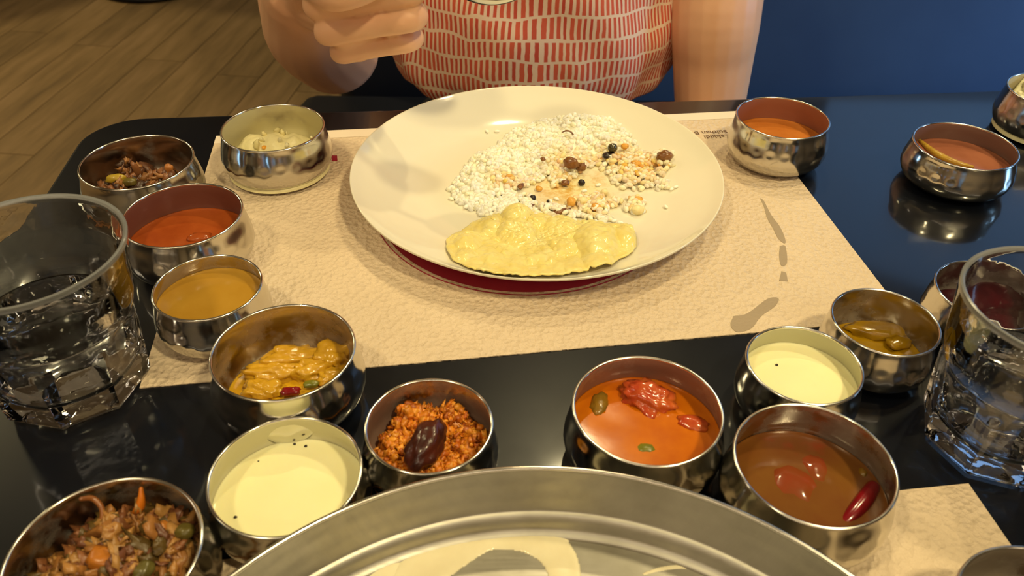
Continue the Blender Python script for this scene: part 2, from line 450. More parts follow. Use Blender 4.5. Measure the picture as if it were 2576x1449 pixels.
def liquid(name, label, cat, x, y, r, h, z, m, seed=1, wav=.0002, group=None):
    """a body of liquid filling the bowl to height z, with a meniscus"""
    A, I = bowl_profile(r, h); prof = [(0, I[0, 1]+.0004)]
    for rr, zz in I:
        if rr > .5*r and zz < z-.0002: prof.append((rr-.0002, zz+.0003))
    ri = inner_r(r, h, z)-.0002
    prof += [(ri, z+.0006), (ri-.0006, z+.00025), (ri-.002, z)]
    n0 = len(prof)
    for k_ in (.9, .75, .6, .45, .3, .15): prof.append((ri*k_, z))
    prof.append((0, z))
    def disp(rr, zz, th, i):
        if i >= n0:
            zz = zz+np.array([wav*noise.noise(Vector((a*math.cos(t)*60, a*math.sin(t)*60, seed))) for a, t in zip(rr, th)])
        return rr, zz
    V, Fc, _ = lathe(prof, 72, disp)
    return put(name, mesh_from(name, V, Fc), m, None, (x, y, ZB(x, y)), label=label, cat=cat, group=group)

SM, LG = .0325, .0365
def spec(X, Y, R, h): s = CAM_H-.001-h; return X*s, Y*s, R*s, h
B1 = spec(-.89048, 1.71631, .1285, LG); B2 = spec(-.60943, 1.88958, .12726, LG); B3 = spec(-.71012, 1.49083, .12535, LG)
B4 = spec(-.58262, 1.24381, .1015, SM); B5 = spec(-.39872, 1.06988, .12446, LG); B6 = spec(-.33475, .79891, .1135, .0265)
B7 = spec(-.12918, .90528, .10176, SM); B8 = spec(.22535, .94791, .12268, LG); B9 = spec(.51124, 1.05846, .09905, SM)
B10 = spec(.4678, .83711, .12175, LG); B11 = spec(.69306, 1.17661, .09657, SM); B12 = spec(.70049, 1.98743, .11915, LG)
B13 = spec(1.12423, 1.85614, .12283, .031)
B14 = (.4416, .637, .036, LG); B15 = (-.1613, .1925, .0378, LG); B16 = (.2065, .1665, .036, LG); B17 = (.2752, .3765, .0297, SM)
W_BROWN = rgb(120, 70, 40)
bowls = [
 (B1, 'steel bowl of dry brown vegetable fry at the far left table corner', inner_mat('film_dark', rgb(70, 45, 30), .15)),
 (B2, 'steel bowl smeared inside with pale yellow curd, left of the white plate', inner_mat('film_curd', rgb(212, 203, 150), .62, 30)),
 (B3, 'steel bowl of smooth brick red gravy behind the left glass', inner_mat('film_red', rgb(112, 52, 36), .85, 30)),
 (B4, 'small steel bowl of thin golden brown rasam on the left', inner_mat('film_gold', rgb(150, 125, 75), .45)),
 (B5, 'steel bowl of chunky yellow vegetable stew with a red chilli piece', inner_mat('film_yellow', rgb(170, 128, 40), .38, 40)),
 (B6, 'steel bowl of white buttermilk touching the big tray, left side', inner_mat('film_white', rgb(205, 200, 165), .85)),
 (B7, 'small steel bowl of orange coconut crumble with a dark chilli', inner_mat('film_orange', rgb(110, 60, 30), .55)),
 (B8, 'steel bowl of bright orange curry with a tomato chunk', inner_mat('film_curry', rgb(125, 65, 35), .6)),
 (B9, 'small steel bowl of white buttermilk on the right side', inner_mat('film_white_thin', rgb(190, 188, 155), .85)),
 (B10, 'large steel bowl of murky red brown rasam at the near right', inner_mat('film_rasam', rgb(95, 60, 42), .35)),
 (B11, 'small steel bowl of yellow curry beside the right glass', inner_mat('film_brass', rgb(130, 105, 60), .3)),
 (B12, 'steel bowl of orange gravy on the far right corner of the placemat', inner_mat('film_coral', rgb(150, 84, 58), .85, 30)),
 (B13, 'steel bowl of pinkish brown gravy standing on bare black table, far right', inner_mat('film_mauve', rgb(112, 76, 68), .8, 25)),
 (B14, 'steel bowl of white curd rice cut by the right picture edge', inner_mat('film_cream', rgb(215, 205, 170), .7)),
 (B15, 'large steel bowl of brown vegetable fry in the near left corner', inner_mat('film_umber', rgb(60, 42, 30), .3)),
 (B16, 'nearly empty steel bowl at the near right corner', inner_mat('film_empty', rgb(95, 78, 50), .5)),
 (B17, 'small steel bowl of dark red beetroot mostly hidden behind the right glass', inner_mat('film_beet', rgb(70, 20, 28), .4)),
]
for i, (b, lab, im) in enumerate(bowls): make_bowl(*b, lab, im, seed=i)

# ------------------------------------------------------------------ the liquids
milk = food('buttermilk', rgb(238, 232, 184), rgb(240, 235, 190), 20, .22, .2, .05, .5)
gravy = food('brick_red_gravy', rgb(148, 66, 24), rgb(166, 80, 32), 50, .16, .0, .06, .5)
goldr = food('golden_rasam', rgb(166, 122, 38), rgb(176, 134, 50), 25, .14, 0, .04, .5)
stew = food('yellow_stew', rgb(214, 168, 34), rgb(200, 150, 22), 90, .2, .05, .5, .5, coat=.3)
ocurry = food('orange_curry', rgb(198, 108, 6), rgb(176, 84, 8), 30, .14, .0, .08, .5, rgb(150, 96, 22))
rasam = food('murky_rasam', rgb(116, 74, 28), rgb(106, 60, 24), 28, .12, 0, .04, .5, rgb(124, 52, 26))
ycurry = food('mustard_curry', rgb(150, 112, 4), rgb(176, 134, 6), 60, .2, .0, .3, .5, coat=.3)
coral = food('coral_gravy', rgb(192, 116, 50), rgb(180, 104, 40), 60, .2, 0, .1, .5)
mauve = food('pink_gravy', rgb(158, 98, 72), rgb(146, 88, 64), 50, .2, 0, .1, .5)
beet = food('beetroot', rgb(64, 10, 20), rgb(46, 7, 18), 60, .15, 0, .4, .5, coat=.3)
L = {}
def liq(name, label, cat, b, gap, m, **kw):
    z = level(*b, gap); L[name+str(b[0])] = z; liquid(name, label, cat, *b, z, m, **kw); return z
z6 = liq('buttermilk', 'pool of white buttermilk with mustard specks in the bowl left of the tray', 'buttermilk', B6, 54, milk)
z9 = liq('buttermilk', 'pool of white buttermilk in the small right hand bowl', 'buttermilk', B9, 40, milk)
z3 = liq('red_gravy', 'smooth brick red gravy in the bowl behind the left glass', 'curry', B3, 62, gravy)
z4 = liq('golden_rasam', 'thin golden brown rasam filling the small left bowl', 'soup', B4, 32, goldr)
z5 = liq('yellow_stew', 'yellow coconut gravy around the chunks in the left stew bowl', 'curry', B5, 108, stew, wav=.0012)
z8 = liq('orange_curry', 'bright orange curry liquid around the tomato chunk', 'curry', B8, 52, ocurry)
z10 = liq('murky_rasam', 'murky red brown rasam in the large near right bowl', 'soup', B10, 66, rasam)
z11 = liq('yellow_curry', 'mustard yellow curry in the small bowl by the right glass', 'curry', B11, 84, ycurry, wav=.0012)
z12 = liq('coral_gravy', 'smooth orange gravy in the bowl on the far right placemat corner', 'curry', B12, 52, coral)
z13 = liq('pink_gravy', 'pinkish brown gravy in the far right bowl on bare table', 'curry', B13, 40, mauve)
z17 = liq('beetroot_curry', 'dark red beetroot curry seen through the right glass', 'curry', B17, 70, beet, wav=.0012)

# ------------------------------------------------------------------ solid pieces of food
def piece(name, label, cat, loc, size, m, seed, rot=(0, 0, 0), amp=.25, freq=1.6, box=0., sub=3, group=None):
    V, Fc = lump(size, seed, sub, amp, freq, rot, box)
    return put(name, mesh_from(name, V, Fc), m, None, loc, label=label, cat=cat, group=group)
def inbowl(b, px, py, z):
    q = on(px, py, z+ZB(b[0], b[1])); return (q[0], q[1], z+ZB(b[0], b[1]))
tomato = food('tomato', rgb(170, 58, 30), rgb(190, 92, 40), 110, .18, .1, .7, .5, rgb(196, 110, 34), coat=.5)
sunk = food('sunken_tomato', rgb(132, 56, 28), rgb(120, 62, 27), 60, .12, 0, .05, .5)
chilli_red = food('red_chilli', rgb(128, 10, 20), rgb(108, 8, 22), 60, .2, 0, .2, .5, coat=.4)
chilli_dark = food('dried_chilli', rgb(46, 20, 16), rgb(78, 32, 20), 90, .3, 0, .5, .5, rgb(74, 30, 18), coat=.3)
yam = food('yellow_chunk', rgb(206, 158, 36), rgb(190, 142, 28), 110, .28, .1, .5, .5, coat=.3)
green = food('green_veg', rgb(120, 118, 30), rgb(90, 92, 26), 100, .3, 0, .4)
seedm = mat('mustard_seed', rgb(34, 20, 14), .4)
okra = food('okra', rgb(140, 100, 24), rgb(110, 84, 24), 130, .25, 0, .5)
# orange curry: tomato chunk, second tomato piece, okra
piece('tomato_chunk', 'large rough red tomato chunk floating in the orange curry', 'tomato', inbowl(B8, 1630, 1003, z8), (.0140, .0100, .0070), tomato, 3, (.15, .1, -.5), .38, 2.6, sub=4)
piece('tomato_chunk', 'smaller tomato wedge at the right side of the orange curry bowl', 'tomato', inbowl(B8, 1742, 1068, z8-.001), (.0085, .0055, .0035), tomato, 8, (0, 0, -.3), .3, 2.4)
piece('okra_piece', 'pale brown okra piece at the left side of the orange curry bowl', 'vegetable', inbowl(B8, 1508, 1020, z8-.0015), (.005, .009, .0042), okra, 5, (0, 0, -.25), .25, 2)
piece('okra_piece', 'greenish vegetable lump under the front rim of the orange curry bowl', 'vegetable', inbowl(B8, 1625, 1135, z8-.0025), (.006, .004, .0034), green, 6, (0, 0, 0), .2, 2)
# near right rasam
piece('tomato_slice', 'blurred red tomato slice sunk in the murky rasam, left side', 'tomato', inbowl(B10, 2000, 1225, z10-.0025), (.0120, .0150, .0034), sunk, 11, (0, 0, .35), .25, 2)
piece('tomato_slice', 'blurred red tomato slice sunk in the murky rasam, middle', 'tomato', inbowl(B10, 2050, 1180, z10-.0022), (.0075, .0120, .0031), sunk, 12, (0, 0, .1), .25, 2)
V, Fc = tube([inbowl(B10, 2195, 1228, z10-.0012), inbowl(B10, 2172, 1262, z10-.0010), inbowl(B10, 2140, 1300, z10-.0018), inbowl(B10, 2110, 1325, z10-.003)], [.0036, .0042, .0036, .002], 6, 14)
put('red_chilli', mesh_from('red_chilli', V, Fc), chilli_red, None, label='shiny deep red chilli floating in the murky rasam', cat='chilli')
piece('okra_piece', 'small pale vegetable bit near the right wall of the murky rasam bowl', 'vegetable', inbowl(B10, 2170, 1190, z10-.0005), (.0022, .003, .0016), okra, 7)
# stew chunks
for i, (px, py, s, rz, lab) in enumerate([
    (735, 905, (.0125, .0048, .0055), .35, 'long yellow vegetable chunk at the back of the stew bowl'),
    (838, 905, (.0085, .0065, .0060), -.1, 'squarish yellow vegetable chunk at the back right of the stew bowl'),
    (690, 945, (.0120, .0045, .0048), .18, 'long yellow vegetable chunk in the middle of the stew bowl'),
    (790, 935, (.0085, .0050, .0050), .3, 'broad yellow vegetable chunk right of middle in the stew bowl'),
    (660, 985, (.0075, .0048, .0042), -.1, 'pale curved chunk near the front rim of the stew bowl'),
    (840, 950, (.0065, .0042, .0040), .5, 'small yellow chunk by the right wall of the stew bowl')]):
    piece('vegetable_chunk', lab, 'vegetable', inbowl(B5, px, py, z5+.001), tuple(1.22*q for q in s), yam, 20+i, (.1, .1, rz), .4, 1.7, .45, sub=4)
piece('chilli_piece', 'dark red chilli piece in front of the yellow stew', 'chilli', inbowl(B5, 730, 985, z5+.003), (.0050, .0026, .0018), chilli_red, 30, (.2, .1, .25), .35, 2, .4)
piece('curry_leaf_piece', 'olive green vegetable piece beside the red chilli in the stew', 'vegetable', inbowl(B5, 782, 966, z5+.003), (.0040, .0022, .0015), green, 31, (.2, 0, .1), .15, 1.5, .4)
# yellow curry right
piece('mango_chunk', 'broad yellow wedge lying on top of the small yellow curry', 'vegetable', inbowl(B11, 2208, 833, z11+.001), (.0165, .0070, .0042), ycurry, 33, (.2, 0, -.12), .28, 2, .2)
piece('mango_chunk', 'rounded yellow lump at the front of the small yellow curry', 'vegetable', inbowl(B11, 2262, 862, z11+.0005), (.0085, .0058, .0040), ycurry, 34, (0, .1, .4), .3, 2)
# red gravy lump, pink gravy rind
piece('gravy_lump', 'soft red lump breaking the surface of the brick red gravy', 'vegetable', inbowl(B3, 502, 598, z3), (.0080, .0050, .0030), gravy, 36, (0, 0, .2), .2, 2)
V, Fc = tube([inbowl(B13, 2312, 352, z13+.0008), inbowl(B13, 2352, 385, z13+.0018), inbowl(B13, 2400, 408, z13+.0016), inbowl(B13, 2448, 420, z13+.0008)], [.0012, .0026, .0024, .0010], 6, 12)
put('yellow_rind', mesh_from('yellow_rind', V, Fc), food('rind', rgb(186, 150, 54), rgb(168, 128, 40), 90, .3), None, label='curved yellow vegetable strip along the left edge of the pink gravy', cat='vegetable')
# mustard specks on the buttermilk
for i, (b, z, px, py, s) in enumerate([(B6, z6, 741, 1117, .00065), (B6, z6, 769, 1122, .0007), (B6, z6, 650, 1160, .0004), (B6, z6, 592, 1301, .0007), (B9, z9, 1954, 918, .0007)]):
    lab = ['black mustard speck at the back of the near buttermilk, left of a pair', 'black mustard speck at the back of the near buttermilk, right of a pair', 'tiny dark speck at the upper left of the near buttermilk', 'brown speck at the lower left of the near buttermilk', 'single black speck on the right hand buttermilk'][i]
    piece('mustard_speck', lab, 'spice', inbowl(b, px, py, z+s*.4), (s*1.2, s, s*.8), seedm, i, sub=2, group='mustard specks in buttermilk')

# heaps of dry food: many small bits joined (nobody could count them)
vcol = mat('fry_bits', rgb(120, 70, 35), .38); k = N(vcol); a = k.n('ShaderNodeVertexColor', layer_name='Col'); f = k.noise(k.obj(), 260, 3)
k.l(k.mix(k.math('MULTIPLY', f, .25), a.outputs['Color'], rgb(90, 45, 18)), k.b.inputs['Base Color']); k.bump(f, .5, .0006)
def heap(name, label, cat, b, hfun, bits, cols, sizes, seed, sub=1, amp=.5, zbase=.0025, spread=.93, box=0):
    x, y, r, h = b; J = Join(); rs = np.random.default_rng(seed)
    # core mound
    R = inner_r(r, h, .009)*.985; nr, ns = 20, 72; V = [(0, 0, hfun(0, 0))]; Fc = []
    for i in range(1, nr+1):
        for j in range(ns):
            a_ = 2*PI*j/ns; rr = R*i/nr; p = (rr*math.cos(a_), rr*math.sin(a_))
            V.append((p[0], p[1], max(zbase, hfun(*p)-.0015) if i < nr else zbase))
    for j in range(ns): Fc.append((0, 1+j, 1+(j+1) % ns))
    for i in range(nr-1):
        for j in range(ns):
            k_ = (j+1) % ns; Fc.append((1+i*ns+j, 1+(i+1)*ns+j, 1+(i+1)*ns+k_, 1+i*ns+k_))
    J.add(V, Fc, cols[0])
    for q in range(bits):
        rr = R*spread*math.sqrt(rs.random()); a_ = rs.random()*2*PI; px, py = rr*math.cos(a_), rr*math.sin(a_)
        z = hfun(px, py)
        if z < zbase+.001: 
            if rs.random() < .6: continue
        s = rs.uniform(*sizes); col = cols[rs.integers(len(cols))]; m_ = rs.uniform(.75, 1.15)
        V, Fc = lump((s*rs.uniform(.7, 1.9), s, s*rs.uniform(.4, 1.0)), q*.37+seed, sub, amp, 2.6, tuple(rs.uniform(0, 6.28, 3)), box)
        J.add(V+np.array([px, py, max(zbase, z)+rs.uniform(-.4, .5)*s]), Fc, (col[0]*m_, col[1]*m_, col[2]*m_, 1))
    return put(name, J.mesh(name), vcol, None, (x, y, ZB(x, y)), label=label, cat=cat, kind='stuff')
def hump(b, bumps, base=.003):
    """height function from humps given at survey pixels: (px,py,height,radius)"""
    c = [(*(on(px, py, .014)-np.array(b[:2])), hh, rr) for px, py, hh, rr in bumps]
    def fn(px, py):
        z = base
        for cx, cy, hh, rr in c: z = max(z, base+hh*math.exp(-((px-cx)**2+(py-cy)**2)/(rr*rr)))
        return z+.0022*noise.noise(Vector((px*160, py*160, 3)))
    return fn
heap('coconut_crumble', 'bright orange coconut crumble heaped in a small steel bowl', 'crumble', B7,
     hump(B7, [(1030, 1035, .015, .016), (1150, 1030, .015, .016), (1000, 1110, .010, .014), (1190, 1100, .012, .014), (1085, 1060, .012, .016), (1085, 1150, .008, .02)], .004), 950,
     [rgb(226, 142, 36), rgb(240, 160, 50), rgb(212, 122, 28), rgb(222, 134, 36), rgb(186, 96, 24)], (.0007, .0022), 2, sub=2, amp=1.0)
hb7 = .0185
piece('dried_chilli', 'glossy dark brown chilli sitting on the orange coconut crumble', 'chilli', (*on(1072, 1120, hb7), hb7), (.0085, .0145, .0078), chilli_dark, 41, (.25, 0, -.42), .22, 1.6, sub=4)
heap('vegetable_fry', 'dry brown vegetable fry in the far left bowl', 'vegetable fry', B1,
     hump(B1, [(325, 430, .019, .011), (300, 465, .010, .016), (420, 445, .013, .013), (370, 455, .011, .012), (250, 465, .006, .013)], .003), 420,
     [rgb(124, 78, 44), rgb(146, 94, 56), rgb(94, 58, 36), rgb(150, 102, 56), rgb(62, 42, 28)], (.0012, .0036), 4, sub=2, amp=1.1)
piece('squash_piece', 'pale yellow vegetable piece in the far left brown fry', 'vegetable', (*on(291, 448, .017), .0165), (.0070, .0036, .0036), food('pale_squash', rgb(176, 150, 50), rgb(160, 128, 36), 80, .3), 42, (.2, 0, .25), .15)
piece('squash_piece', 'olive green vegetable piece in front of the far left brown fry', 'vegetable', (*on(325, 455, .016), .0150), (.0050, .0034, .0030), food('olive_squash', rgb(104, 92, 36), rgb(88, 72, 30), 80, .35), 43, (.2, 0, .1), .2)
piece('yam_piece', 'tan wedge standing at the right of the far left brown fry', 'vegetable', (*on(424, 430, .018), .018), (.0032, .0026, .0055), food('tan_yam', rgb(176, 112, 50), rgb(150, 90, 40), 80, .4), 44, (0, .25, .2), .15, 1.5, .5)
heap('vegetable_fry', 'coarse brown vegetable fry filling the near left bowl', 'vegetable fry', B15,
     hump(B15, [(370, 1290, .017, .016), (300, 1370, .021, .018), (400, 1400, .019, .018), (180, 1449, .016, .014), (440, 1330, .014, .013), (330, 1449, .020, .02)], .004), 620,
     [rgb(152, 102, 50), rgb(130, 82, 48), rgb(166, 118, 60), rgb(108, 66, 42), rgb(176, 130, 70), rgb(92, 74, 34)], (.0014, .0042), 5, sub=2, amp=1.1)
for i, (px, py, s, c, lab) in enumerate([
    (262, 1405, (.0066, .0055, .0050), rgb(178, 108, 34), 'big orange brown chunk in the near left fry'),
    (298, 1340, (.0032, .0030, .0028), rgb(196, 132, 58), 'small golden chunk at the centre of the near left fry'),
    (408, 1325, (.0030, .0026, .0026), rgb(184, 116, 48), 'small golden chunk right of centre in the near left fry'),
    (465, 1335, (.0042, .0036, .0030), rgb(104, 92, 40), 'olive green chunk by the right wall of the near left bowl'),
    (360, 1435, (.0050, .0036, .0034), rgb(96, 88, 42), 'dull green chunk at the bottom of the near left bowl')]):
    piece('vegetable_chunk', lab, 'vegetable', (*on(px, py, .024), .0235), s, food('chunk_%d' % i, c, tuple(np.array(c)*.7)[:3]+(1,), 90, .3), 50+i, (.3, .2, i), .22, 1.8, .2)
V, Fc = tube([(*on(352, 1222, .035), .0330), (*on(350, 1240, .033), .0295), (*on(346, 1262, .029), .0255), (*on(335, 1275, .027), .0235)], [.0009, .0016, .0022, .0014], 5, 10)
put('orange_shred', mesh_from('orange_shred', V, Fc), food('shred', rgb(196, 108, 20), rgb(176, 90, 16), 90, .35), None, label='orange shred stuck upright to the back wall of the near left bowl', cat='vegetable')
V, Fc = tube([(*on(205, 1256, .036), .0362), (*on(232, 1252, .034), .0335), (*on(252, 1270, .032), .0305), (*on(255, 1300, .028), .0270), (*on(235, 1325, .025), .0235)], [.0010, .0013, .0012, .0012, .0010], 6, 10)
put('brown_strand', mesh_from('brown_strand', V, Fc), food('strand', rgb(140, 86, 40), rgb(120, 70, 34), 90, .3), None, label='thin brown strand hanging over the left inner wall of the near left bowl', cat='vegetable')
heap('curd_mash', 'leftover pale curd mash at the bottom of the smeared bowl', 'curd', B2,
     hump(B2, [(640, 362, .012, .016), (690, 358, .012, .018), (735, 358, .011, .015)], .009), 26,
     [rgb(240, 230, 178), rgb(232, 220, 160), rgb(244, 236, 196)], (.0014, .0026), 6, sub=2, amp=.5)
for i, (px, py, lab) in enumerate([(640, 362, 'orange carrot bit left of centre on the pale curd'), (665, 370, 'orange carrot bit in front of the pale curd')]):
    piece('carrot_bit', lab, 'vegetable', (*on(px, py, .0165), .0162), (.0024, .0018, .0014), food('carrot%d' % i, rgb(232, 150, 40), rgb(240, 176, 70), 80, .3), 60+i, (.2, .2, i), .2)
heap('curd_rice', 'white curd rice heaped in the bowl at the right picture edge', 'curd rice', B14,
     hump(B14, [(2576, 240, .026, .022), (2556, 245, .024, .012)], .012), 260, [rgb(228, 224, 180), rgb(214, 206, 160), rgb(236, 232, 196)], (.0016, .0036), 7, amp=.3)
heap('curry_leftover', 'thin brown leftover at the bottom of the near right bowl', 'curry', B16, hump(B16, [(2500, 1449, .003, .02)], .003), 160, [rgb(90, 66, 34), rgb(110, 84, 44)], (.0010, .0022), 8, amp=.4)

# ------------------------------------------------------------------ white plate with rice and a papad
PX, PY, PZ = .0537*.3047, 1.72579*.3047, .0011
PR = .43798*.3047
plm = mat('white_glaze', rgb(228, 221, 198), .06); k = N(plm)
v = k.obj()
tint = k.math('MULTIPLY', k.ramp(k.noise(v, 130, 5, .65), [(.44, BLACK), (.62, WHITE)]), .75)
sp = k.n('ShaderNodeVectorMath', operation='DISTANCE'); k.l(v, sp.inputs[0]); q = on(1440, 470, .006); sp.inputs[1].default_value = (q[0]-PX, q[1]-PY, .004)
near = k.ramp(k.math('MULTIPLY', sp.outputs['Value'], 1/.045), [(.25, WHITE), (.95, BLACK)])
smear = k.math('MULTIPLY', near, .5)
c1 = k.mix(smear, rgb(230, 224, 204), rgb(232, 212, 112))
k.l(k.mix(k.math('MULTIPLY', near, tint), c1, rgb(206, 150, 24)), k.b.inputs['Base Color'])
PLT = [(0, .0045), (.35, .0040), (.58, .0042), (.70, .0068), (.82, .0120), (.93, .0180), (1.0, .0235)]
def plate_z(r): return float(np.interp(r/PR, [a for a, _ in PLS], [b for _, b in PLS]))
PLS = [tuple(x) for x in spline(PLT, 8)]
prof = [(a*PR if i else 0, b) for i, (a, b) in enumerate(PLS)]
bot = [(1.0, .0215), (.93, .0152), (.82, .0088), (.70, .0036), (.60, .0012), (.58, 0), (.53, 0), (.52, .0012), (0, .0012)]
prof = prof[:-1]+[(PR-.0003, .0234), (PR, .0226)]+[(a*PR-.0002 if a > 0 else 0, b) for a, b in bot]
V, Fc, _ = lathe(prof[::-1], 160)
PLATE = put('dinner_plate', mesh_from('dinner_plate', V, Fc), plm, None, (PX, PY, PZ), label='large round white plate of rice in the middle of the placemat', cat='plate')
def onplate(px, py, lift=0):
    z = .008
    for _ in range(6):
        q = on(px, py, z); z = PZ+plate_z(math.hypot(q[0]-PX, q[1]-PY))+lift
    return Vector((q[0], q[1], z))
# rice grains, coloured one by one
GV, GF = [], []
ns = 6
for i, (zz, rr) in enumerate([(-1, 0), (-.75, .62), (-.25, .97), (.3, .97), (.78, .6), (1, 0)]):
    if rr == 0: GV.append((zz, 0, 0))
    else: GV += [(zz, rr*math.cos(2*PI*j/ns), rr*math.sin(2*PI*j/ns)) for j in range(ns)]
for j in range(ns): GF.append((0, 1+(j+1) % ns, 1+j))
for q in range(3):
    for j in range(ns): a_, b_ = 1+q*ns+j, 1+q*ns+(j+1) % ns; GF.append((a_, b_, b_+ns, a_+ns))
for j in range(ns): GF.append((1+3*ns+j, 1+3*ns+(j+1) % ns, 1+4*ns))
GV = np.array(GV)
def polydist(p, P):
    d = 9
    for i in range(len(P)):
        a_, b_ = np.array(P[i]), np.array(P[(i+1) % len(P)]); t = np.clip(((p-a_)@(b_-a_))/((b_-a_)@(b_-a_)), 0, 1); d = min(d, np.linalg.norm(p-a_-(b_-a_)*t))
    return d
rice = Join()
cw = [rgb(252, 249, 232), rgb(250, 246, 222), rgb(254, 252, 240), rgb(248, 243, 214)]
cy = [rgb(240, 206, 110), rgb(228, 176, 70), rgb(242, 218, 140), rgb(220, 152, 46)]
stains = [(1540, 395, 60), (1440, 420, 75), (1600, 420, 75), (1270, 450, 40), (1670, 410, 45), (1420, 480, 60), (1340, 470, 40)]
def grains(px_poly, n, hmax, slope, orange=0.0, seed=0, base=0.0):
    rs = np.random.default_rng(seed); P = [tuple(onplate(x, y)[:2]) for x, y in px_poly]
    xs = [p[0] for p in P]; ys = [p[1] for p in P]; k_ = 0
    while k_ < n:
        p = np.array([rs.uniform(min(xs), max(xs)), rs.uniform(min(ys), max(ys))])
        if not inside(p, P): continue
        d = polydist(p, P); t = min(hmax, d*slope)*(.75+.5*noise.noise(Vector((p[0]*70, p[1]*70, seed))))
        z = PZ+plate_z(math.hypot(p[0]-PX, p[1]-PY))+.0012+max(0, t)*(rs.random()**.25)+base
        if base == 0 and d < .003 and rs.random() < .25: pass
        u, vv = proj((p[0], p[1], z))
        o = orange
        for sx, sy, sr in stains: o = max(o, 1.25*math.exp(-((u-sx)**2+((vv-sy)*1.6)**2)/(sr*sr)))
        fo = min(1, o)*rs.random()**.7; ca, cb = cy[rs.integers(4)], cw[rs.integers(4)]; c = tuple(cb[q_]*(1-fo)+ca[q_]*fo for q_ in range(4))
        s = np.array([.0031, .0020, .0018])*rs.uniform(.85, 1.12)
        R = rotm(rs.uniform(0, 6.3), rs.normal(0, .35), rs.uniform(0, 6.3))
        rice.add((GV*s)@R.T+np.array([p[0]-PX, p[1]-PY, z-PZ]), GF, c); k_ += 1
def base_mound(px_poly, hmax, slope, cell=.0022):
    P = [tuple(onplate(x, y)[:2]) for x, y in px_poly]; xs = [p[0] for p in P]; ys = [p[1] for p in P]
    gx = np.arange(min(xs), max(xs), cell); gy = np.arange(min(ys), max(ys), cell); idx = {}; V = []; Fc = []
    for j, y in enumerate(gy):
        for i, x in enumerate(gx):
            if inside((x, y), P):
                d = polydist(np.array([x, y]), P); t = min(hmax, d*slope)*(.75+.5*noise.noise(Vector((x*70, y*70, 1))))
                idx[i, j] = len(V); V.append((x-PX, y-PY, plate_z(math.hypot(x-PX, y-PY))+max(.0002, t*1.0+.0006)))
    for (i, j), a_ in idx.items():
        q = [idx.get(k_) for k_ in ((i, j), (i+1, j), (i+1, j+1), (i, j+1))]
        if None not in q: Fc.append(tuple(q))
    rice.add(V, Fc, cw[1])
MAIN = [(1128, 482), (1160, 440), (1185, 400), (1245, 372), (1290, 330), (1360, 305), (1440, 285), (1530, 290), (1560, 320), (1590, 345), (1600, 370), (1560, 395), (1500, 400), (1470, 420), (1440, 440), (1400, 440), (1360, 455), (1330, 470), (1300, 480), (1290, 500), (1250, 495), (1230, 520), (1190, 535), (1150, 510)]
base_mound(MAIN, .0115, .5)
grains(MAIN, 1500, .012, .55, seed=1)
grains([(1190, 535), (1240, 500), (1330, 490), (1350, 520), (1330, 560), (1250, 560)], 190, .004, .5, seed=2)
grains([(1380, 440), (1450, 415), (1530, 395), (1600, 372), (1650, 400), (1640, 440), (1675, 460), (1680, 478), (1640, 478), (1560, 478), (1540, 455), (1500, 415), (1460, 440), (1400, 470), (1390, 480)], 420, .006, .5, .25, seed=3)
grains([(1630, 420), (1640, 390), (1670, 380), (1695, 390), (1690, 420), (1670, 445), (1640, 440)], 46, .007, .8, .3, seed=4)
grains([(1425, 520), (1440, 500), (1500, 490), (1560, 505), (1620, 498), (1622, 535), (1590, 545), (1530, 520), (1530, 548), (1500, 555), (1470, 530)], 130, .005, .6, .75, seed=5)
grains([(1310, 515), (1400, 520), (1470, 545), (1540, 550), (1520, 570), (1420, 560), (1340, 550)], 100, .003, .5, .3, seed=6)
for (px, py) in [(1675, 520), (1655, 470), (1690, 475), (1700, 470), (1250, 330), (1225, 330), (1545, 555), (1560, 560), (1575, 575), (1135, 500), (1470, 480), (1505, 465), (1400, 500), (1385, 505), (1680, 455)]:
    p = onplate(px, py, .0013); R = rotm(0, 0, random.random()*6); rice.add((GV*np.array([.0024, .0013, .0012]))@R.T+np.array([p.x-PX, p.y-PY, p.z-PZ]), GF, cw[0])
ricem = mat('rice', rgb(240, 234, 200), .5, Specular_IOR_Level=.3); k = N(ricem); a = k.n('ShaderNodeVertexColor', layer_name='Col'); k.l(a.outputs['Color'], k.b.inputs['Base Color'])
k.b.inputs['Subsurface Weight'].default_value = .3; k.b.inputs['Subsurface Radius'].default_value = (.004, .0035, .002); k.b.inputs['Subsurface Scale'].default_value = 1
put('boiled_rice', rice.mesh('boiled_rice'), ricem, None, (PX, PY, PZ), label='loose heap of white boiled rice, partly stained yellow, on the plate', cat='rice', kind='stuff')
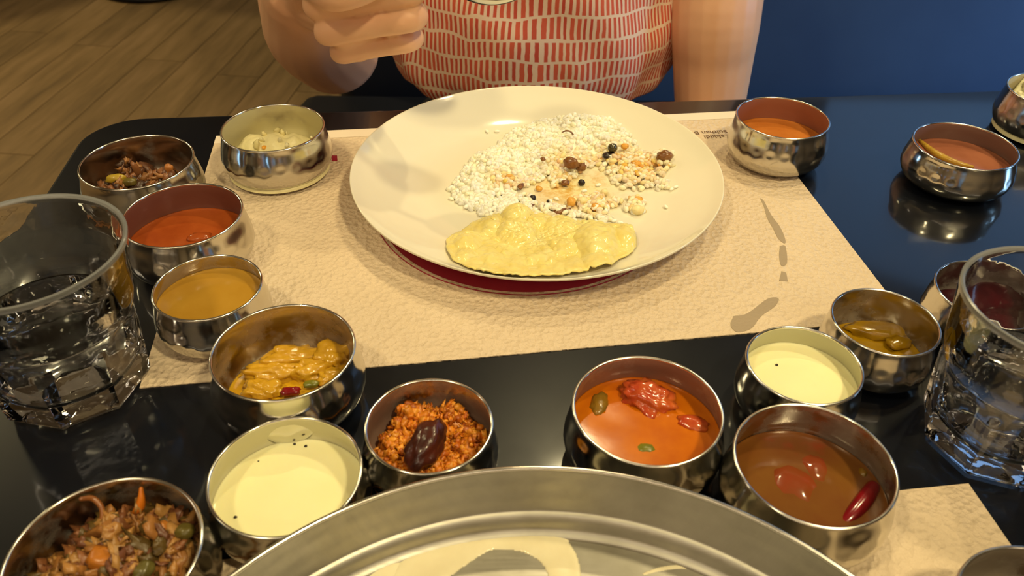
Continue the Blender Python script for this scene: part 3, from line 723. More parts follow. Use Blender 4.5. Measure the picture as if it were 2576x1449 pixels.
# pieces in the rice
brown = food('fried_onion', rgb(104, 60, 20), rgb(136, 86, 34), 200, .3, 0, .5, coat=.3); orng = food('orange_bit', rgb(214, 150, 50), rgb(228, 172, 76), 150, .35, .1, .3)
olive = food('olive_berry', rgb(52, 48, 14), rgb(70, 60, 22), 150, .25, 0, .2, coat=.4); pale = food('pale_bit', rgb(236, 224, 178), rgb(226, 204, 140), 150, .4, .1, .3)
bits = [
 ('green_berry', 'round dark green berry on the rice, right side', 'berry', 1541, 372, .0105, (.0040, .0036, .0036), olive, .06),
 ('dark_leaf', 'dark folded curry leaf under the green berry', 'leaf', 1532, 390, .0065, (.0056, .0034, .0016), seedm, .4),
 ('onion_piece', 'largest brown onion piece in the middle of the rice', 'onion', 1436, 410, .010, (.0058, .0040, .0046), brown, .25),
 ('onion_piece', 'brown onion piece just right of the largest one', 'onion', 1462, 420, .0055, (.0042, .0034, .0030), brown, .4),
 ('brown_chunk', 'brown piece wrapped in rice at the far right of the heap', 'vegetable', 1672, 392, .007, (.0060, .0045, .0044), brown, .25),
 ('peppercorn', 'round black peppercorn left of the yellow stain', 'spice', 1340, 498, .0022, (.0026, .0025, .0024), seedm, .08),
 ('peppercorn', 'round black peppercorn in the yellow stain, below the onion', 'spice', 1463, 459, .0023, (.0026, .0026, .0026), seedm, .1),
 ('mustard_seed', 'tiny mustard seed below the left peppercorn', 'spice', 1379, 506, .001, (.0013, .0012, .0012), seedm, .1),
 ('mustard_seed', 'dark spice bit stuck in brown rice beside the stain', 'spice', 1422, 460, .003, (.0030, .0024, .0022), brown, .4),
 ('chilli_flake', 'red brown chilli flake at the front of the white rice', 'spice', 1310, 468, .003, (.0022, .0040, .0012), brown, .5),
 ('chilli_flake', 'small red brown flake on top of the white rice', 'spice', 1366, 400, .012, (.0020, .0022, .0012), brown, .4),
 ('chilli_flake', 'dark flake at the top left edge of the papad', 'spice', 1332, 520, .003, (.0036, .0020, .0014), brown, .5),
 ('chilli_flake', 'long dark brown flake above the middle of the papad', 'spice', 1410, 532, .003, (.0062, .0026, .0018), brown, .5),
 ('carrot_bit', 'orange bit between two dark seeds in the stain', 'vegetable', 1356, 474, .002, (.0026, .0026, .0018), orng, .3),
 ('carrot_bit', 'orange cube at the left end of the stained rice row', 'vegetable', 1437, 508, .003, (.0032, .0036, .0030), orng, .15),
 ('carrot_bit', 'orange cube second from left in the stained rice row', 'vegetable', 1466, 506, .003, (.0034, .0036, .0030), pale, .2),
 ('carrot_bit', 'deep orange bit at the middle of the stained rice row', 'vegetable', 1500, 522, .003, (.0040, .0034, .0026), orng, .3),
 ('carrot_bit', 'orange bit at the right end of the stained rice row', 'vegetable', 1606, 503, .003, (.0042, .0026, .0024), orng, .2),
 ('carrot_bit', 'tan cube above the stained rice row', 'vegetable', 1521, 484, .002, (.0026, .0030, .0024), pale, .15),
 ('coconut_piece', 'pale white lump at the right end of the stained rice row', 'coconut', 1604, 528, .003, (.0046, .0042, .0034), pale, .15),
 ('carrot_bit', 'orange bit beside the green berry on the rice', 'vegetable', 1572, 368, .008, (.0030, .0024, .0022), orng, .3),
 ('carrot_bit', 'orange bit at the right side of the rice heap', 'vegetable', 1600, 412, .005, (.0040, .0026, .0026), orng, .3),
]
for i, (nm, lab, cat, px, py, lift, s, m_, amp) in enumerate(bits):
    p = onplate(px, py, lift); V, Fc = lump(s, 70+i, 2 if s[0] < .003 else 3, amp, 2.2, (random.uniform(-.2, .2), random.uniform(-.2, .2), random.uniform(-.6, .6)), .3 if 'cube' in lab else 0)
    put(nm, mesh_from(nm, V, Fc), m_, None, tuple(p), label=lab, cat=cat)
V, Fc = tube([onplate(1414, 333, .0135), onplate(1424, 329, .0155), onplate(1435, 331, .0150), onplate(1444, 341, .0125)], [.0004, .0007, .0007, .0005], 4, 8)
put('chilli_strand', mesh_from('chilli_strand', V, Fc), brown, None, label='thin curled brown strand lying on the back of the rice', cat='spice')

# papad: a puffed, wrinkled sheet leaning over the near rim
OUT = [(1121, 612), (1128, 590), (1165, 573), (1200, 548), (1235, 538), (1262, 515), (1310, 512), (1345, 528), (1400, 540), (1450, 548), (1500, 553), (1540, 568), (1575, 572), (1597, 595), (1592, 625), (1560, 645), (1520, 668), (1450, 680), (1380, 688), (1290, 688), (1215, 678), (1165, 660), (1135, 640)]
ctr = (1350, 610)
PUFF = [(1300, 542, 36, .0075), (1235, 563, 26, .0045), (1300, 592, 52, .0075), (1180, 612, 36, .0055), (1410, 575, 46, .0045), (1500, 612, 62, .0110), (1565, 602, 34, .0085), (1420, 628, 40, .0060), (1370, 648, 34, .0045), (1240, 640, 40, .0045), (1500, 650, 40, .0050), (1170, 640, 22, .004), (1300, 660, 30, .003), (1455, 585, 30, .004), (1350, 560, 30, .004), (1440, 662, 30, .003)]
RIDGE = [((1335, 662), (1440, 640), .0050, 20), ((1440, 640), (1520, 650), .0040, 18), ((1395, 625), (1480, 590), .0065, 24), ((1480, 590), (1590, 585), .0075, 26), ((1180, 655), (1330, 672), .0022, 18)]
def papad_pt(px, py, edge):
    q = onplate(px, py, .004)
    hgt = .0026+.0028*(1-edge)
    for a_, b_, r_, h_ in PUFF:
        d = math.hypot(px-a_, (py-b_)*1.45)/r_
        if d < 1: hgt = max(hgt, .003+h_*math.sqrt(1-d*d)) if d > .5 else max(hgt, .003+h_*(math.sqrt(.75)+.14*(1-(d/.5)**2)))
    for (x0, y0), (x1, y1), h_, w_ in RIDGE:
        t = max(0, min(1, ((px-x0)*(x1-x0)+(py-y0)*(y1-y0))/((x1-x0)**2+(y1-y0)**2)))
        d = math.hypot(px-x0-(x1-x0)*t, (py-y0-(y1-y0)*t)*1.5)/w_
        hgt = max(hgt, .0025+h_*math.exp(-d*d)) if py < y0+(y1-y0)*t else max(hgt*.999, .0022+h_*math.exp(-d*d*2.5))
    cr = noise.fractal(Vector((px*.034, py*.056, 1)), 1, 2, 4)
    hgt += .0012*cr+.0016*(abs(noise.noise(Vector((px*.05+2*cr*.2, py*.085, 5))))-.2)+.0008*abs(noise.noise(Vector((px*.12, py*.2, 9))))
    return Vector((q.x, q.y, q.z-.004+max(.0012, hgt-.0014*edge)))
OUTS = spline(OUT+[OUT[0]], 12)[:-1]; OUTS = OUTS+np.array([[5*noise.noise(Vector((a_*.06, b_*.06, 2))), 4*noise.noise(Vector((a_*.06, b_*.06, 8)))] for a_, b_ in OUTS]); nr = 60; V = []; Fc = []; no = len(OUTS)
V.append(papad_pt(*ctr, 0))
for i in range(1, nr+1):
    t = i/nr
    for (a_, b_) in OUTS:
        e = t**4; p = papad_pt(ctr[0]+(a_-ctr[0])*t, ctr[1]+(b_-ctr[1])*t, e); V.append(p)
for j in range(no): Fc.append((0, 1+j, 1+(j+1) % no))
for i in range(nr-1):
    for j in range(no):
        k_ = (j+1) % no; Fc.append((1+i*no+j, 1+(i+1)*no+j, 1+(i+1)*no+k_, 1+i*no+k_))
V = [(p[0], p[1], p[2]) for p in V]
me = mesh_from('papad', V, Fc)
papm = food('papad', rgb(242, 224, 150), rgb(234, 210, 124), 70, .22, .35, .6, .5, rgb(246, 234, 180)); 
pap = put('papad', me, papm, None, label='crinkled pale yellow puffed papad lying on the near rim of the plate', cat='papad')
md = pap.modifiers.new('thickness', 'SOLIDIFY'); md.thickness = .0011; md.offset = -1

# ------------------------------------------------------------------ big steel tray with spilt buttermilk
TX, TY, TR = .0158, .0741, .1660
tray_steel = mat('tray_steel', (.60, .57, .50, 1), .2, 1.0); k = N(tray_steel)
vr = k.obj((6, 120, 1), (0, 0, .15)); f = k.noise(vr, 6, 5, .7)
k.l(k.ramp(f, [(.3, (.36,)*3), (.7, (.52,)*3)]), k.b.inputs['Roughness'])
k.l(k.ramp(k.noise(k.obj(), 22, 5, .6), [(.35, (.36, .34, .29, 1)), (.65, (.48, .46, .41, 1))]), k.b.inputs['Base Color'])
tt = .0012
TP = [(0, .0004), (.146, .0004), (.153, .0012), (.1570, .0040), (.1582, .0080), (.1596, .0102), (.1618, .0122), (.1638, .0200), (.1652, .0290), (TR, .0358)]
A_ = spline(TP, 5); A_[0, 0] = 0; T_ = np.gradient(A_, axis=0); T_ /= np.linalg.norm(T_, axis=1)[:, None]; I_ = A_+np.c_[-T_[:, 1], T_[:, 0]]*tt; I_[:, 0] = np.maximum(I_[:, 0], 0); I_[0, 0] = 0
prof = [tuple(p) for p in A_]+[tuple(p) for p in I_[::-1]]
def tdisp(rr, zz, th, i):
    z = zz[0]; d = np.zeros_like(th)
    if .0125 < z < .0350:
        for row, ph in ((.0185, 0), (.0275, .5)):
            a_ = ((th*60/(2*PI)+ph) % 1)-.5; d = d+np.exp(-(a_/.28)**2)*math.exp(-((z-row)/.0022)**2)
    return rr-d*.0003, zz
V, Fc, _ = lathe(prof, 360, tdisp)
TRAY = thing('steel_tray', 'wide round steel tray with a hammered wall at the near table edge', 'tray', (TX, TY, .0012))
put('tray_body', mesh_from('tray_body', V, Fc), tray_steel, TRAY)
V, Fc = torus(TR-.0004, .0011, .0358, 200, 8); put('rim', mesh_from('rim', V, Fc), RIM, TRAY)
def puddle(strokes, z0, cell, th):
    """liquid film: union of round strokes given in metres [(pts, radii)]"""
    S = []
    for pts, rad in strokes:
        S.append(spline(np.c_[np.array(pts), np.array(rad)], 12))
    S = np.vstack(S); x0, y0 = (S[:, :2]-S[:, 2:3]).min(0)-cell; x1, y1 = (S[:, :2]+S[:, 2:3]).max(0)+cell
    xs = np.arange(x0, x1, cell); ys = np.arange(y0, y1, cell); X, Y = np.meshgrid(xs, ys)
    D = np.full(X.shape, 9.)
    for a_, b_, c_ in S: D = np.minimum(D, np.hypot(X-a_, Y-b_)-c_)
    ok = D < cell*.3; idx = -np.ones(X.shape, int); V = []
    gx, gy = np.gradient(D, cell); 
    for j, i in zip(*np.where(ok)):
        idx[j, i] = len(V); d = -D[j, i]; h_ = th*(1-math.exp(-max(0, d)/.0018)); x, y = X[j, i], Y[j, i]
        V.append((x, y, z0+h_))
    Fc = []
    for j in range(X.shape[0]-1):
        for i in range(X.shape[1]-1):
            q = [idx[j, i], idx[j, i+1], idx[j+1, i+1], idx[j+1, i]]
            if min(q) >= 0: Fc.append(tuple(q))
    me = mesh_from('puddle', V, Fc); bm = bmesh.new(); bm.from_mesh(me)
    r = bmesh.ops.extrude_face_region(bm, geom=list(bm.faces)); 
    for e in r['geom']:
        if isinstance(e, bmesh.types.BMVert): e.co.z = z0-.0004
    bmesh.ops.recalc_face_normals(bm, faces=bm.faces); bm.to_mesh(me); bm.free(); me.polygons.foreach_set('use_smooth', [True]*len(me.polygons)); return me
zf = .0012+.0004+tt
def tp(*px): return [tuple(on(x, y, zf)) for x, y in px]
filmm = food('milk_film', rgb(232, 222, 188), rgb(224, 212, 176), 40, .16, .1, .1, .5, coat=.3)
st = [(tp((1000, 1560), (1060, 1440), (1130, 1385), (1230, 1345), (1330, 1350), (1400, 1395), (1425, 1470), (1440, 1560)), [.012, .012, .011, .0085, .009, .0085, .007, .007]),
      (tp((1090, 1410), (1150, 1355), (1240, 1322), (1320, 1328), (1390, 1352)), [.006, .006, .0045, .005, .006]),
      (tp((1380, 1355), (1450, 1346), (1500, 1335), (1560, 1340), (1610, 1358), (1645, 1370)), [.0045, .0022, .0035, .0050, .0052, .0046])]
put('spilt_buttermilk', puddle(st, zf, .0006, .0011), filmm, None, label='milky arc of leftover buttermilk smeared across the big tray', cat='buttermilk')
st = [(tp((985, 1392), (980, 1420), (960, 1470), (940, 1540)), [.0045, .006, .0075, .009])]
put('spilt_buttermilk', puddle(st, zf, .0006, .0010), filmm, None, label='short tongue of buttermilk left of the milky arc in the tray', cat='buttermilk')
st = [(tp((1620, 1444), (1660, 1432), (1710, 1426), (1760, 1432), (1800, 1444)), [.0007, .0011, .0012, .0011, .0008])]
put('dried_drip', puddle(st, zf, .0003, .0004), filmm, None, label='thin dried whitish drip line at the near right of the tray', cat='buttermilk')
p = tp((1587, 1333))[0]; piece('mustard_speck', 'black mustard speck on the milky smear in the tray', 'spice', (p[0], p[1], zf+.0012), (.0011, .0009, .0007), seedm, 91, sub=2)
p = tp((1822, 1418))[0]; piece('rice_grain', 'single yellowish grain lying in the tray', 'rice', (p[0], p[1], zf+.0009), (.0010, .0024, .0009), pale, 92, (0, 0, -.2), .08, sub=2)

# ------------------------------------------------------------------ water glasses
glassm = mat('clear_glass', WHITE, .0); glassm.node_tree.nodes['Principled BSDF'].inputs['Transmission Weight'].default_value = 1; glassm.node_tree.nodes['Principled BSDF'].inputs['IOR'].default_value = 1.5
k = N(glassm); k.bump(k.noise(k.obj(), 55, 3, .5), .12, .002)
glassrim = mat('lit_glass_rim', WHITE, .2); glassrim.node_tree.nodes['Principled BSDF'].inputs['Transmission Weight'].default_value = .82; glassrim.node_tree.nodes['Principled BSDF'].inputs['Base Color'].default_value = (.85, .87, .9, 1)  # pale rough rim: light caught by clear glass, put into the material
k = N(glassrim); k.bump(k.noise(k.obj(), 90, 3, .5), .1, .001)
waterm = mat('water', WHITE, .0); waterm.node_tree.nodes['Principled BSDF'].inputs['Transmission Weight'].default_value = 1; waterm.node_tree.nodes['Principled BSDF'].inputs['IOR'].default_value = 1.333
def tumbler(x, y, H, Rt, Rb, rz, wl, label, wlabel):
    t = thing('drinking_glass', label, 'glass', (x, y, .0002), rz, 'clear faceted tumblers of water')
    seg = 144; nf = 8
    prof = []
    for s in np.linspace(0, 1, 46): prof.append((s, s*H))
    def rout(z, th):
        s = z/H
        rround = np.interp(s, [0, .06, .3, .55, .62, .8, 1], [Rb*.9, Rb, Rb*1.03, Rb*1.10, Rb*1.155, Rb*1.20, Rt])
        ap = np.interp(s, [0, .05, .5, .6], [Rb*.87, Rb*.96, Rb*1.04, Rb*1.06])
        a_ = ((th*nf/(2*PI)) % 1-.5)*2*PI/nf
        poly = np.minimum(ap/np.cos(a_), Rb*1.2)
        zt = .50+.07*np.cos(a_*nf)*.5
        wgt = np.clip((s-zt)/.07+.5, 0, 1); wgt = wgt*wgt*(3-2*wgt)
        return poly*(1-wgt)+rround*wgt
    th = np.arange(seg)/seg*2*PI; V = []; Fc = []; rows = []
    rows.append([0]); V.append((0, 0, .0025))
    def ring(r_, z_):
        rows.append(list(range(len(V), len(V)+seg))); V.extend(zip(r_*np.cos(th), r_*np.sin(th), np.full(seg, z_)))
    ring(rout(0, th)*.8, .0015); ring(rout(0, th)*.93, .0)
    for z in np.linspace(.0012, H-.0012, 44): ring(rout(z, th), z)
    rt = Rt; ring(np.full(seg, rt-.0004), H-.0003); ring(np.full(seg, rt-.0013), H); ring(np.full(seg, rt-.0022), H-.0004)
    def rin(z): return np.interp(z/H, [.12, .16, .22, .55, .8, 1], [Rb*.55, Rb*.74, Rb*.82, Rb*.93, Rb*1.20-.0033, Rt-.0026])
    for z in np.linspace(H-.0015, .12*H, 34): ring(np.full(seg, rin(z)), z)
    rows.append([len(V)]); V.append((0, 0, .115*H))
    for a_, b_ in zip(rows[:-1], rows[1:]):
        for j in range(seg):
            k_ = (j+1) % seg
            if len(a_) == 1: Fc.append((a_[0], b_[k_], b_[j]))
            elif len(b_) == 1: Fc.append((a_[j], a_[k_], b_[0]))
            else: Fc.append((a_[j], a_[k_], b_[k_], b_[j]))
    me = mesh_from('glass_body', V, Fc); bm = bmesh.new(); bm.from_mesh(me); bmesh.ops.recalc_face_normals(bm, faces=bm.faces); bm.to_mesh(me); bm.free(); me.set_sharp_from_angle(angle=math.radians(24))
    put('glass_body', me, [glassm, glassrim], t)
    me.polygons.foreach_set('material_index', [1 if min(me.vertices[v_].co.z for v_ in p_.vertices) > H-.0034 else 0 for p_ in me.polygons])
    wp = [(0, .115*H-.0001)]+[(float(rin(z))+.00012, z) for z in np.linspace(.12*H, wl, 24)]+[(float(rin(wl))-.0006, wl-.0002), (float(rin(wl))-.002, wl-.0006), (0, wl-.0006)]
    V, Fc, _ = lathe(wp, 96)
    me = mesh_from('water', V, Fc); bm = bmesh.new(); bm.from_mesh(me); bmesh.ops.recalc_face_normals(bm, faces=bm.faces); bm.to_mesh(me); bm.free()
    o = put('water', me, waterm, None, (x, y, .0002)); o['label'] = wlabel; o['category'] = 'water'
    return t
tumbler(-.238, .3245, .092, .0492, .0375, .20, .049, 'clear faceted tumbler half full of water at the left edge', 'clear water filling half of the left tumbler')
tumbler(.2510, .2945, .0925, .0440, .0347, .05, .048, 'clear faceted tumbler half full of water at the right edge', 'clear water filling half of the right tumbler')

# ------------------------------------------------------------------ banquette behind the person
vinyl = mat('navy_vinyl', rgb(46, 68, 104), .45); k = N(vinyl); k.bump(k.noise(k.obj(), 90, 3), .12, .001)
k.l(k.ramp(k.noise(k.obj(), 4, 3), [(.3, rgb(42, 64, 100)), (.7, rgb(52, 76, 114))]), k.b.inputs['Base Color'])
SEAT = thing('banquette', 'long dark navy upholstered bench along the far side of the table', 'bench', (0, 0, -TZ))
def cushion(name, c, s, bev, m=vinyl, rot=None):
    bm = bmesh.new(); box_bm(bm, (0, 0, 0), s, rot, bev); put(name, bm_mesh(bm, name), m, SEAT, c)
by = 1.22
cushion('base', (.66, by-.16, .20), (1.96, .44, .38), .01, legm)
cushion('seat_cushion', (.645, by-.18, .42), (2.01, .52, .09), .03, mat('black_vinyl', rgb(14, 17, 26), .5))
SHADEV = mat('shaded_vinyl', rgb(13, 17, 27), .5); k = N(SHADEV); k.bump(k.noise(k.obj(), 90, 3), .12, .001)  # near-black part of the navy backrest: the person's shadow put into its colour
cushion('shaded_backrest', (-.095, by+.16, .66), (.42, .12, .80), .03, SHADEV)
cushion('backrest', (.885, by+.16, .66), (1.53, .12, .80), .03)

# ------------------------------------------------------------------ pedestal feet of far tables (only their discs reach the picture)
def far_table(x, y, label, r=.20):
    t = thing('cafe_table', label, 'table', (x, y, -TZ))
    V, Fc, _ = lathe([(0, .006), (r, .006), (r+.005, .014), (r-.02, .026), (.06, .045), (.035, .08), (.035, .70), (0, .70)], 48); put('base', mesh_from('base', V, Fc), legm, t)
    V, Fc, _ = lathe([(0, .70), (.36, .70), (.365, .715), (.36, .73), (0, .73)], 56); put('tabletop', mesh_from('top', V, Fc), tm, t)
far_table(-1.36, 3.15, 'small black pedestal table far off on the wooden floor, its foot showing')
far_table(-2.13, 3.03, 'black pedestal table foot in the far top left corner', .22)

# ------------------------------------------------------------------ the diner
skin = mat('skin', rgb(205, 150, 110), .45); k = N(skin)
v = k.obj(); k.l(k.ramp(k.noise(v, 14, 4), [(.3, rgb(216, 164, 130)), (.7, rgb(228, 180, 146))]), k.b.inputs['Base Color'])
k.bump(k.noise(v, 260, 3), .12, .0005)
k.b.inputs['Subsurface Weight'].default_value = .12; k.b.inputs['Subsurface Radius'].default_value = (.01, .004, .002); k.b.inputs['Subsurface Scale'].default_value = .6
PERSON = None
J = Join()
def limb(pts, rad, flat=1.0, n=6, sec=20): J.add(*tube(pts, rad, n, sec, flat))
hx, hy = .02, .955                          # spine position
def ell(c, s, rot=(0, 0, 0)):
    V, Fc = ico(4); J.add((V*np.array(s))@rotm(*rot).T+np.array(c), Fc)
# torso, neck, head
limb([(hx, hy, -.168), (hx, hy, -.12), (hx, hy-.01, .0), (hx, hy+.02, .12), (hx, hy+.05, .22), (hx, hy+.07, .27)], [.115, .11, .105, .11, .11, .07], 1.0)
limb([(hx-.13, hy+.055, .235), (hx, hy+.06, .26), (hx+.13, hy+.055, .235)], [.055, .06, .055])
hd = hy+.115
limb([(hx, hy+.07, .26), (hx, hd+.02, .34), (hx, hd+.01, .40)], [.058, .052, .05])
ell((hx, hd-.005, .475), (.075, .092, .112)); ell((hx, hd-.035, .425), (.055, .06, .06)); ell((hx, hd-.098, .455), (.012, .016, .02), (.3, 0, 0))
for s in (-1, 1): ell((hx+s*.076, hd+.005, .465), (.01, .02, .03))
ell((hx, hd-.088, .418), (.022, .012, .008))
# thighs, shins, feet
for s in (-1, 1):
    limb([(hx+s*.09, hy-.02, -.198), (hx+s*.10, hy-.22, -.20), (hx+s*.105, hy-.42, -.205)], [.080, .072, .058])
    limb([(hx+s*.105, hy-.42, -.22), (hx+s*.105, hy-.42, -.45), (hx+s*.105, hy-.40, -.68)], [.056, .052, .036])
    limb([(hx+s*.105, hy-.39, -.71), (hx+s*.11, hy-.50, -.722)], [.034, .026])
# left arm (picture right): upper arm down to the elbow beside the table edge, forearm to the lap
el = aty(1787, 262, .875)
limb([(.185, .985, .225), (.215, .93, .10), aty(1800, 30, .885), aty(1793, 150, .88), (el.x, .872, el.z-.015)], [.055, .050, .0485, .0440, .038])
limb([(el.x-.002, .868, el.z-.02), (.18, .76, -.13), (.13, .69, -.137)], [.036, .032, .024])
limb([(.13, .69, -.137), (.10, .64, -.135)], [.026, .022], .7)
for i, (dx, ln) in enumerate([(-.022, .055), (-.008, .064), (.006, .060), (.019, .048)]): limb([(.10+dx*.8, .645+dx*.3, -.135), (.085+dx, .645-ln*.5, -.134), (.078+dx, .645-ln, -.142)], [.0085, .008, .0065], n=4, sec=12)
limb([(.128, .675, -.128), (.135, .64, -.124), (.127, .61, -.128)], [.010, .0095, .0075], n=4, sec=12)
# right arm (picture left): elbow down beside the table, forearm raised, hand closed round a spoon
e2 = aty(838, 120, .80); w2 = aty(752, -18, .655)
limb([(-.165, .985, .215), (-.215, .92, .10), aty(775, 20, .86), e2], [.055, .050, .050, .046])
limb([e2, (e2+w2)/2+Vector((-.006, 0, -.004)), w2], [.046, .043, .029])
yh = .575
mcp = [aty(800, -52, yh+.01), aty(812, 12, yh+.004), aty(838, 78, yh+.002), aty(872, 128, yh+.012)]
pip = [aty(1005, -82, yh-.006), aty(1022, -22, yh-.008), aty(1026, 48, yh-.006), aty(1020, 104, yh+.004)]
rad = [.0098, .0100, .0096, .0086]
palm_c = [m_+Vector((-.004, .026, .004)) for m_ in mcp]
for i in range(4):
    a_, b_ = mcp[i], pip[i]; d = (b_-a_).normalized()
    mid = b_+Vector((.000, .022, -.004)); tip = a_+d*.020+Vector((.004, .030, -.003))
    limb([a_-d*.004, a_+(b_-a_)*.55, b_, b_+Vector((.005, .011, -.002)), mid, (mid+tip)/2+Vector((0, .003, 0)), tip], [rad[i]*1.12, rad[i]*.98, rad[i]*1.02, rad[i]*.92, rad[i]*.9, rad[i]*.86, rad[i]*.72], n=5, sec=16)
# palm: back of the hand from the knuckles to the wrist
for i in range(4):
    limb([mcp[i]+Vector((.008, .004, 0)), mcp[i]*.6+w2*.4+Vector((.004, .006, 0)), w2], [rad[i]*1.18, .0140, .021], n=5, sec=16)
    limb([mcp[i]+Vector((.016, .012, 0)), mcp[i]*.6+w2*.4+Vector((.012, .014, 0)), w2], [rad[i]*1.05, .0150, .020], n=5, sec=16)
for i in range(3):
    for fr, rr_ in ((.10, .0100), (.30, .0088), (.46, .0072)):
        p_, q_ = mcp[i]+(pip[i]-mcp[i])*fr, mcp[i+1]+(pip[i+1]-mcp[i+1])*fr
        limb([p_+Vector((0, .003+fr*.006, 0)), (p_+q_)/2+Vector((0, .003+fr*.006, 0)), q_+Vector((0, .003+fr*.006, 0))], [rr_]*3, n=4, sec=14)
# thumb, closing over the top of the fingers
limb([w2+Vector((.01, -.02, .004)), aty(778, -55, yh+.02), aty(832, -18, yh-.014), aty(905, -28, yh-.020), aty(960, -50, yh-.018)], [.017, .0145, .0125, .0112, .0085], n=6, sec=16)
me = J.mesh('person')
tmp = bpy.data.objects.new('tmp', me); COL.objects.link(tmp)
rm = tmp.modifiers.new('r', 'REMESH'); rm.mode = 'VOXEL'; rm.voxel_size = .0017; rm.use_smooth_shade = True
sm = tmp.modifiers.new('s', 'SMOOTH'); sm.factor = .5; sm.iterations = 14
bpy.context.view_layer.update()
me2 = bpy.data.meshes.new_from_object(tmp.evaluated_get(bpy.context.evaluated_depsgraph_get())); me2.name = 'person'
bpy.data.objects.remove(tmp)
me2.polygons.foreach_set('use_smooth', [True]*len(me2.polygons))
PERSON = put('person', me2, skin, None, label='seated person in a red and white dashed top, raising a fist with a spoon', cat='person')
# shirt
def shirt_mat():
    m = mat('dashed_cotton', rgb(220, 190, 170), .85); k = N(m)
    uv = k.n('ShaderNodeUVMap', uv_map='UVMap'); sx = k.n('ShaderNodeSeparateXYZ'); k.l(uv.outputs[0], sx.inputs[0])
    v = uv.outputs[0]
    nz = k.math('SUBTRACT', k.noise(v, 26, 1), .5); n2 = k.math('SUBTRACT', k.noise(v, 70, 2), .5)
    V_ = k.math('MULTIPLY_ADD', nz, .016, sx.outputs['Y']); V_ = k.math('MULTIPLY', V_, 1/.0225)
    row = k.math('FLOOR', V_); fv = k.math('FRACT', V_)
    U_ = k.math('MULTIPLY_ADD', n2, .0018, sx.outputs['X']); U_ = k.math('MULTIPLY_ADD', row, .37, k.math('MULTIPLY', U_, 1/.0057))
    wn = k.n('ShaderNodeTexWhiteNoise', noise_dimensions='2D'); cx = k.n('ShaderNodeCombineXYZ'); k.l(k.math('FLOOR', U_), cx.inputs[0]); k.l(row, cx.inputs[1]); k.l(cx.outputs[0], wn.inputs['Vector'])
    fu = k.math('FRACT', U_)
    wd = k.math('MULTIPLY_ADD', wn.outputs['Value'], .2, .44)
    inu = k.math('LESS_THAN', fu, wd); inv = k.math('LESS_THAN', fv, .86); msk = k.math('MULTIPLY', inu, inv)
    red = k.mix(wn.outputs['Value'], rgb(186, 68, 52), rgb(206, 92, 66))
    k.l(k.mix(msk, rgb(226, 198, 176), red), k.b.inputs['Base Color'])
    k.bump(k.noise(v, 900, 2), .3, .0004); return m
SH = shirt_mat()
secs = [(-.085, .158, .118, 0), (-.07, .166, .126, 0), (-.05, .170, .132, 0), (-.02, .170, .136, 0), (.02, .164, .134, 0), (.06, .160, .132, .002), (.12, .162, .134, .02), (.18, .170, .134, .035), (.23, .165, .12, .05), (.27, .13, .10, .06), (.285, .085, .085, .065)]
S = spline(secs, 8); ns = 180; V = []; Fc = []
for i, (z, rx, ry, dy) in enumerate(S):
    for j in range(ns):
        a_ = 2*PI*j/ns+PI/2
        c, s_ = math.cos(a_), math.sin(a_)
        q = .86 if True else 1
        X = rx*math.copysign(abs(c)**q, c); Y = ry*math.copysign(abs(s_)**q, s_)
        wz = max(0, min(1, (.05-z)/.1))
        w_ = .006*noise.noise(Vector((X*14+z*10, Y*14, z*16)))+wz*.006*noise.noise(Vector((X*30, Y*30, z*22)))+.004*wz*math.sin(a_*9+z*30)*(.5+.5*noise.noise(Vector((c*2, s_*2, 1))))
        dz = .010*wz*noise.noise(Vector((c*3, s_*3, 7))) if i < 8 else 0
        V.append((hx+X*(1+w_*6), hy+dy+Y*(1+w_*6), z+dz))
for i in range(len(S)-1):
    for j in range(ns):
        k_ = (j+1) % ns; Fc.append((i*ns+j, i*ns+k_, (i+1)*ns+k_, (i+1)*ns+j))
me = mesh_from('shirt', V, Fc); uvl = me.uv_layers.new(name='UVMap')
for poly in me.polygons:
    for li in poly.loop_indices:
        vi = me.loops[li].vertex_index; i, j = divmod(vi, ns)
        if j == 0 and any(me.loops[q].vertex_index % ns == ns-1 for q in poly.loop_indices): j = ns
        uvl.data[li].uv = (j/ns*2*PI*.155, S[i, 0])
sh = put('shirt', me, SH, PERSON, label='top with rows of red dashes on off white')
md = sh.modifiers.new('t', 'SOLIDIFY'); md.thickness = .002
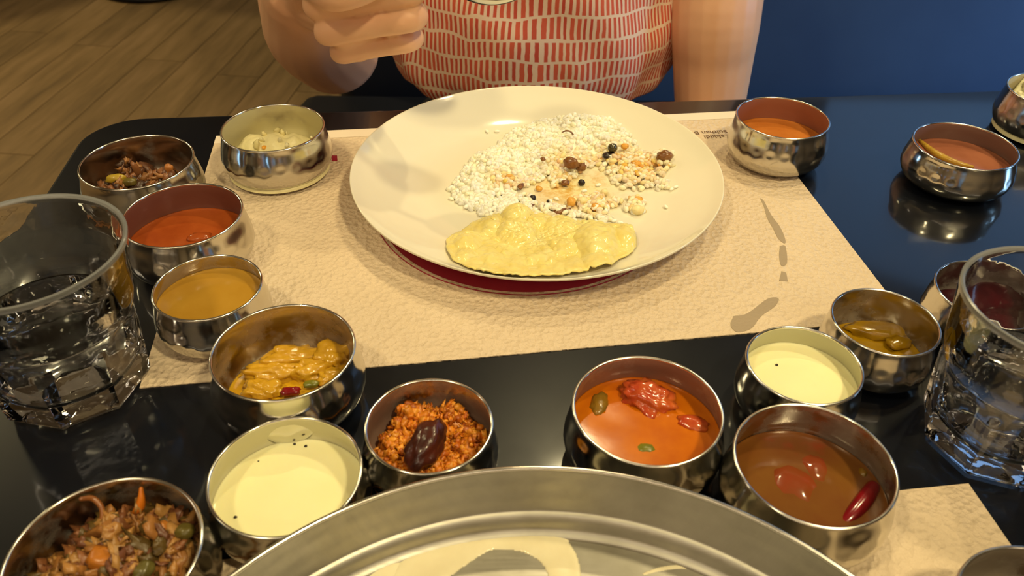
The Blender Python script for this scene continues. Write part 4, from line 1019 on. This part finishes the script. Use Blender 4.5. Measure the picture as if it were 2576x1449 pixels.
# trousers, hair
jean = mat('dark_trousers', rgb(16, 20, 32), .8); k = N(jean); k.bump(k.noise(k.obj(), 500, 2), .3, .0005)
J = Join()
limb([(hx, hy, -.162), (hx, hy, -.12), (hx, hy, -.08)], [.121, .126, .118])
for s in (-1, 1):
    limb([(hx+s*.07, hy, -.196), (hx+s*.10, hy-.22, -.199), (hx+s*.105, hy-.43, -.206)], [.087, .080, .066])
    limb([(hx+s*.105, hy-.425, -.22), (hx+s*.105, hy-.42, -.45), (hx+s*.105, hy-.40, -.66)], [.066, .062, .055])
put('trousers', J.mesh('trousers'), jean, PERSON)
J = Join(); ell((hx, hd+.015, .495), (.083, .095, .108)); ell((hx, hd+.075, .41), (.07, .05, .13)); put('hair', J.mesh('hair'), mat('dark_hair', rgb(24, 18, 14), .5), PERSON)
for s in (-1, 1):
    J = Join(); ell((hx+s*.03, hd-.085, .478), (.012, .009, .009)); put('eye', J.mesh('eye'), mat('eye', rgb(40, 28, 22), .2), PERSON)
# spoon in the fist
g0 = aty(880, -38, yh+.004); g1 = aty(1120, -40, yh-.01); sb = aty(1235, -22, yh-.014)
SP = thing('steel_spoon', 'steel spoon held in the raised fist, its bowl at the top edge', 'spoon', tuple(sb))
V, Fc = tube([g0-sb, g1-sb, Vector((-.024, .001, -.001))], [.0035, .003, .0022], 8, 12, .5); put('handle', mesh_from('handle', V, Fc), STEEL, SP)
prof_r = []; V = []; Fc = []; nr, ns = 8, 40
for sgn, off in ((1, 0), (-1, .0012)):
    base = len(V); V.append((0, 0, -.0085+off))
    for i in range(1, nr+1):
        t = i/nr
        for j in range(ns):
            a_ = 2*PI*j/ns; V.append((.026*t*math.cos(a_), .0175*t*math.sin(a_), -.0085*(1-t*t)+off*(1-t**6)))
    for j in range(ns): f_ = (base, base+1+j, base+1+(j+1) % ns); Fc.append(f_ if sgn < 0 else f_[::-1])
    for i in range(nr-1):
        for j in range(ns):
            k_ = (j+1) % ns; f_ = (base+1+i*ns+j, base+1+(i+1)*ns+j, base+1+(i+1)*ns+k_, base+1+i*ns+k_); Fc.append(f_ if sgn < 0 else f_[::-1])
put('spoon_bowl', mesh_from('spoon_bowl', V, Fc), STEEL, SP)
